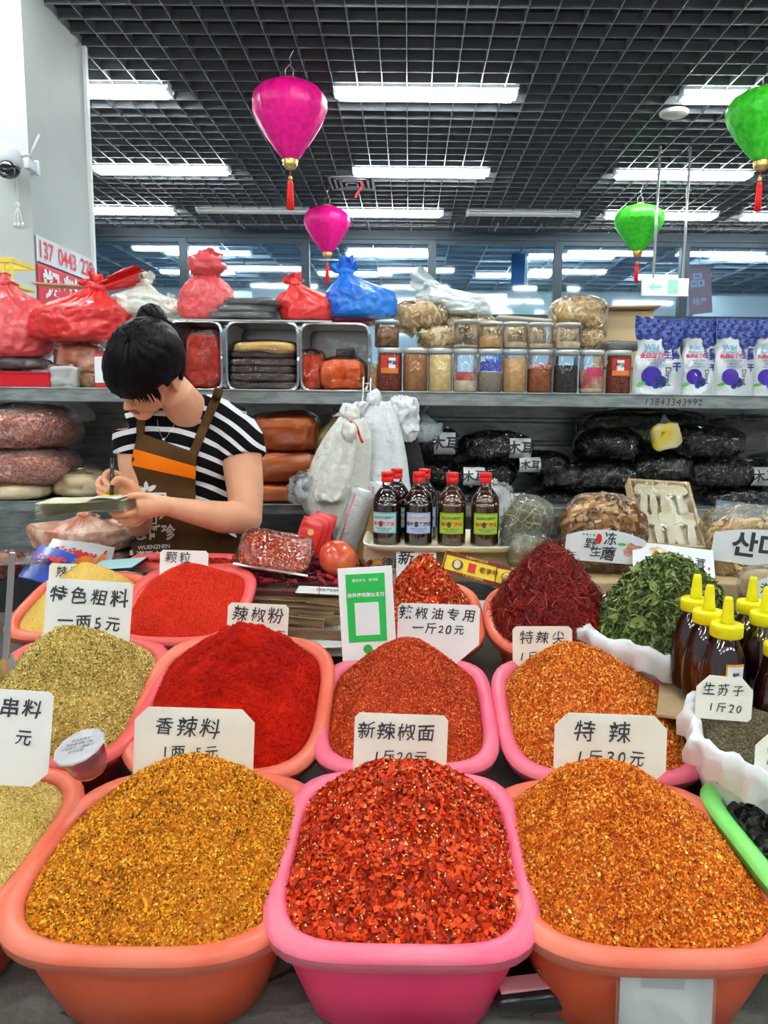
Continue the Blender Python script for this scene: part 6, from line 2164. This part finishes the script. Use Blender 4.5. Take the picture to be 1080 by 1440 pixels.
# shirt
def STRIPE():
    m, nt, p, N, L = _nt('striped_shirt')
    tc = N.new('ShaderNodeTexCoord')
    sx = N.new('ShaderNodeSeparateXYZ')
    L.new(tc.outputs['Object'], sx.inputs[0])
    nz = N.new('ShaderNodeTexNoise')
    nz.inputs['Scale'].default_value = 6
    L.new(tc.outputs['Object'], nz.inputs['Vector'])

    def math_(op, a, b=None):
        n = N.new('ShaderNodeMath')
        n.operation = op
        for i, q in enumerate((a, b)):
            if q is None:
                continue
            if isinstance(q, (int, float)):
                n.inputs[i].default_value = q
            else:
                L.new(q, n.inputs[i])
        return n.outputs[0]
    xo = math_('ADD', sx.outputs['X'], .02)
    arch = math_('MULTIPLY', math_('MULTIPLY', xo, xo), 1.6)
    z = math_('ADD', math_('ADD', sx.outputs['Z'], arch), math_('ADD', math_('MULTIPLY', nz.outputs[0], .02), math_('MULTIPLY', sx.outputs['X'], .14)))
    fr_ = math_('FRACT', math_('MULTIPLY', z, 1 / .0455))
    on = math_('LESS_THAN', fr_, .33)
    mx = N.new('ShaderNodeMix')
    mx.data_type = 'RGBA'
    mx.inputs[6].default_value = (.006, .006, .008, 1)
    mx.inputs[7].default_value = (.80, .80, .82, 1)
    L.new(on, mx.inputs[0])
    L.new(mx.outputs[2], p.inputs['Base Color'])
    p.inputs['Roughness'].default_value = .9
    p.inputs['Specular IOR Level'].default_value = .1
    w_ = N.new('ShaderNodeTexWave')
    w_.inputs['Scale'].default_value = 160
    L.new(tc.outputs['Object'], w_.inputs['Vector'])
    b = N.new('ShaderNodeBump')
    b.inputs['Strength'].default_value = .25
    b.inputs['Distance'].default_value = .003
    L.new(w_.outputs['Fac'], b.inputs['Height'])
    L.new(b.outputs[0], p.inputs['Normal'])
    return m


m_shirt = STRIPE()
shv = join(ball(.170, .112, .115, P_(257, 640, 2.31), 28, 18, .85), ball(.163, .115, .15, P_(258, 705, 2.33), 28, 18, .85), ball(.170, .120, .16, P_(262, 790, 2.35), 28, 18, .85),
           tube([P_(188, 607, 2.27), P_(222, 592, 2.29), P_(296, 588, 2.31), P_(332, 604, 2.30)], [.063, .070, .072, .071], 24),
           tube([P_(325, 602, 2.30), P_(337, 622, 2.28), P_(342, 645, 2.265)], [.072, .074, .070], 24),
           tube([P_(190, 607, 2.27), P_(189, 640, 2.26)], [.064, .060], 24))
smesh = remesh(shv, .006, 6, 'shirt')
smesh.materials.append(m_shirt)
shirt = obj('striped_shirt', smesh, None, person)
bv = BVHTree.FromPolygons([v.co[:] for v in smesh.vertices], [p.vertices[:] for p in smesh.polygons])


def on_shirt(px, py, off=.008, D0=2.0, dflt=2.23):
    a = W(px, py, D0) - O
    d = (W(px, py, 3) - W(px, py, D0)).normalized()
    h = bv.ray_cast(a, d)
    if h[0] is None or h[0].y > dflt + .06 - O.y:
        return W(px, py, dflt) - O - Vector((0, off, 0))
    return h[0] - Vector((0, off, 0))


# neckline ribbing, apron
def lerp_path(pts, t):
    x = t * (len(pts) - 1)
    i = min(int(x), len(pts) - 2)
    return tuple(a + (b - a) * (x - i) for a, b in zip(pts[i], pts[i + 1]))


ALp = [(195, 607), (189, 636), (186, 668), (187, 700), (188, 733), (189, 766), (190, 805)]
ARp = [(278, 637), (277, 660), (276, 684), (277, 708), (296, 738), (346, 762), (362, 805)]
m_apr = M('apron_brown', (.105, .052, .018), .8, spec=.12, c2=(.088, .043, .015), scale=10, bump=(9, .4, .03))


def apron_pt(u, v, off):
    l_, r_ = lerp_path(ALp, v), lerp_path(ARp, v)
    return on_shirt(l_[0] + (r_[0] - l_[0]) * u, l_[1] + (r_[1] - l_[1]) * u, off)


def cloth_grid(nu, nv, fn, it=3):
    V, F = grid(nu, nv, fn)
    a = np.array(V).reshape(nv, nu, 3)
    for _ in range(it):
        b = a.copy()
        b[1:-1, :, 1] = (a[:-2, :, 1] + a[2:, :, 1] + 2 * a[1:-1, :, 1]) / 4
        b[:, 1:-1, 1] = (b[:, :-2, 1] + b[:, 2:, 1] + 2 * b[:, 1:-1, 1]) / 4
        a = np.minimum(b, a) if False else b
    return [tuple(x) for x in a.reshape(-1, 3)], F


apr = obj('apron', cloth_grid(30, 40, lambda u, v: apron_pt(u, v, .010 + .004 * noise.noise(Vector((u * 5, v * 7, 2)))), 3), m_apr, person)
apr.modifiers.new('thickness', 'SOLIDIFY').thickness = .002
bnd_ = obj('orange_band', cloth_grid(30, 8, lambda u, v: apron_pt(u, .135 + .125 * v, .0135), 2), M('apron_orange', (.95, .21, .003), .7, spec=.15), apr)
ab = BVHTree.FromPolygons([v.co[:] for v in apr.data.vertices], [p.vertices[:] for p in apr.data.polygons])


def on_apron(px, py, off=.003):
    a = W(px, py, 1.9) - O
    h = ab.ray_cast(a, (W(px, py, 3) - W(px, py, 2)).normalized())
    return (h[0] if h[0] is not None else a + Vector((0, .3, 0))) - Vector((0, off, 0))


m_aw = M('apron_white_print', (.78, .78, .76), .6)
scale_px = 1.0
pr = [onto(text_vf('志任珍', 23, .03), lambda x, y: on_apron(217 + x * .86, 750 - y)), onto(text_vf('WUENZHEN', 8, .01), lambda x, y: on_apron(217 + x, 769 - y - x * .06))]
pr.append(onto(text_vf('道观白山', 12, .02), lambda x, y: on_apron(216 + x, 781 - y)))
leafp = [(0, 0), (6, 7), (14, 8), (9, 0), (3, -3)]
for k, (cx, cy, an, L_) in enumerate(((206, 691, 150, 15), (207, 690, 95, 14), (208, 691, 35, 15))):
    ca, sa = math.cos(R(an)), math.sin(R(an))
    pl = [(0, 0), (L_ * .35, L_ * .28), (L_ * .75, L_ * .22), (L_, 0), (L_ * .7, -L_ * .18), (L_ * .3, -L_ * .2)]
    pr.append(onto(([(x * ca - y * sa, x * sa + y * ca, 0) for x, y in pl], [tuple(range(6))]), lambda x, y: on_apron(cx + x, cy - y)))
pr.append(onto(join(rect(34, 3, 6, 0, 8), rect(3, 10, 22, -4)), lambda x, y: on_apron(211 + x, 694 - y)))
pr.append(onto(join(rect(22, 2, 0, 0, 6), rect(2, 14, 11, 6), rect(2, 14, -11, 6)), lambda x, y: on_apron(209 + x, 736 - y)))
obj('white_print', join(*pr), m_aw, apr, False)


def strap(pts, wpx, nm, off=.009):
    sp_ = smoothpath(pts, 6)
    V, F = [], []
    for i, p in enumerate(sp_):
        q = sp_[min(i + 1, len(sp_) - 1)] - sp_[max(i - 1, 0)]
        nrm = np.array([-q[1], q[0]]) / (np.linalg.norm(q) + 1e-6)
        for k in range(4):
            e = p + nrm * wpx * (k / 3 - .5)
            V.append(tuple(on_shirt(e[0], e[1], off)))
        if i:
            F += [(4 * i - 4 + k, 4 * i - 3 + k, 4 * i + 1 + k, 4 * i + k) for k in range(3)]
    o = obj(nm, (V, F), m_apr, apr)
    o.modifiers.new('thickness', 'SOLIDIFY').thickness = .002


strap([(272, 641), (284, 610), (297, 578), (305, 560), (309, 546)], 13, 'shoulder_strap')
strap([(199, 610), (200, 592), (204, 575), (210, 560)], 12, 'shoulder_strap')
nk = smoothpath([(222, 590), (224, 604), (231, 617), (240, 607), (248, 592), (252, 580)], 5)
obj('necklace', tube([tuple(on_shirt(p[0], p[1], .004)) for p in nk], .0012, 5), m_chrome, person)
obj('pendant', ball(.006, .003, .007, tuple(on_shirt(231, 619, .006)), 10, 8), m_chrome, person)
obj('arm_mole', ball(.0022, .0022, .0022, tuple(P_(323, 655, 2.215)), 8, 6), M('mole', (.03, .015, .01), .6), person)

# pen and notebook
a_, b_ = W(157, 700, 1.99), W(158, 644, 2.02)
t = thing('pen', 'black pen held upright in the shopkeeper’s right hand', 'pen', a_)
d = b_ - a_
obj('barrel', tube([tuple(d * .06), tuple(d * .5), tuple(d * .98), tuple(d)], [.0052, .0056, .0056, .004], 12), m_cb, t)
obj('tip', tube([tuple(d * 0), tuple(d * .06)], [.0008, .004], 10), m_chrome, t)
nb = W(122, 712, 2.0)
t = thing('notebook', 'worn notebook with curled pages held in her left hand', 'notebook', T(nb) @ rot('Z', 4) @ rot('Y', 1))
mw_ = .108
pg = lambda z0, lift, cur: grid(14, 8, lambda u, v: ((u - .5) * 2 * mw_, (v - .5) * .13, z0 + lift * u ** 3 - cur * (1 - u) ** 2))
m_page = M('page_paper', (.72, .68, .46), .7, c2=(.8, .76, .56), scale=20)
for k in range(9):
    o = obj('page', pg(.002 * k, .002 * k, .028 * (1 - k / 9)), m_page, t)
o = obj('page', grid(12, 8, lambda u, v: (.01 + u * .10, (v - .5) * .125, .022 + .010 * math.sin(u * 3))), M('page_white', (.8, .82, .8), .6), t, label='white upper page')
obj('yellow_print', grid(8, 4, lambda u, v: (.045 + u * .035, -.04 + v * .05, .0232 + .010 * math.sin((.35 + u * .35) * 3))), M('print_yellow', (.8, .78, .05), .6), t)
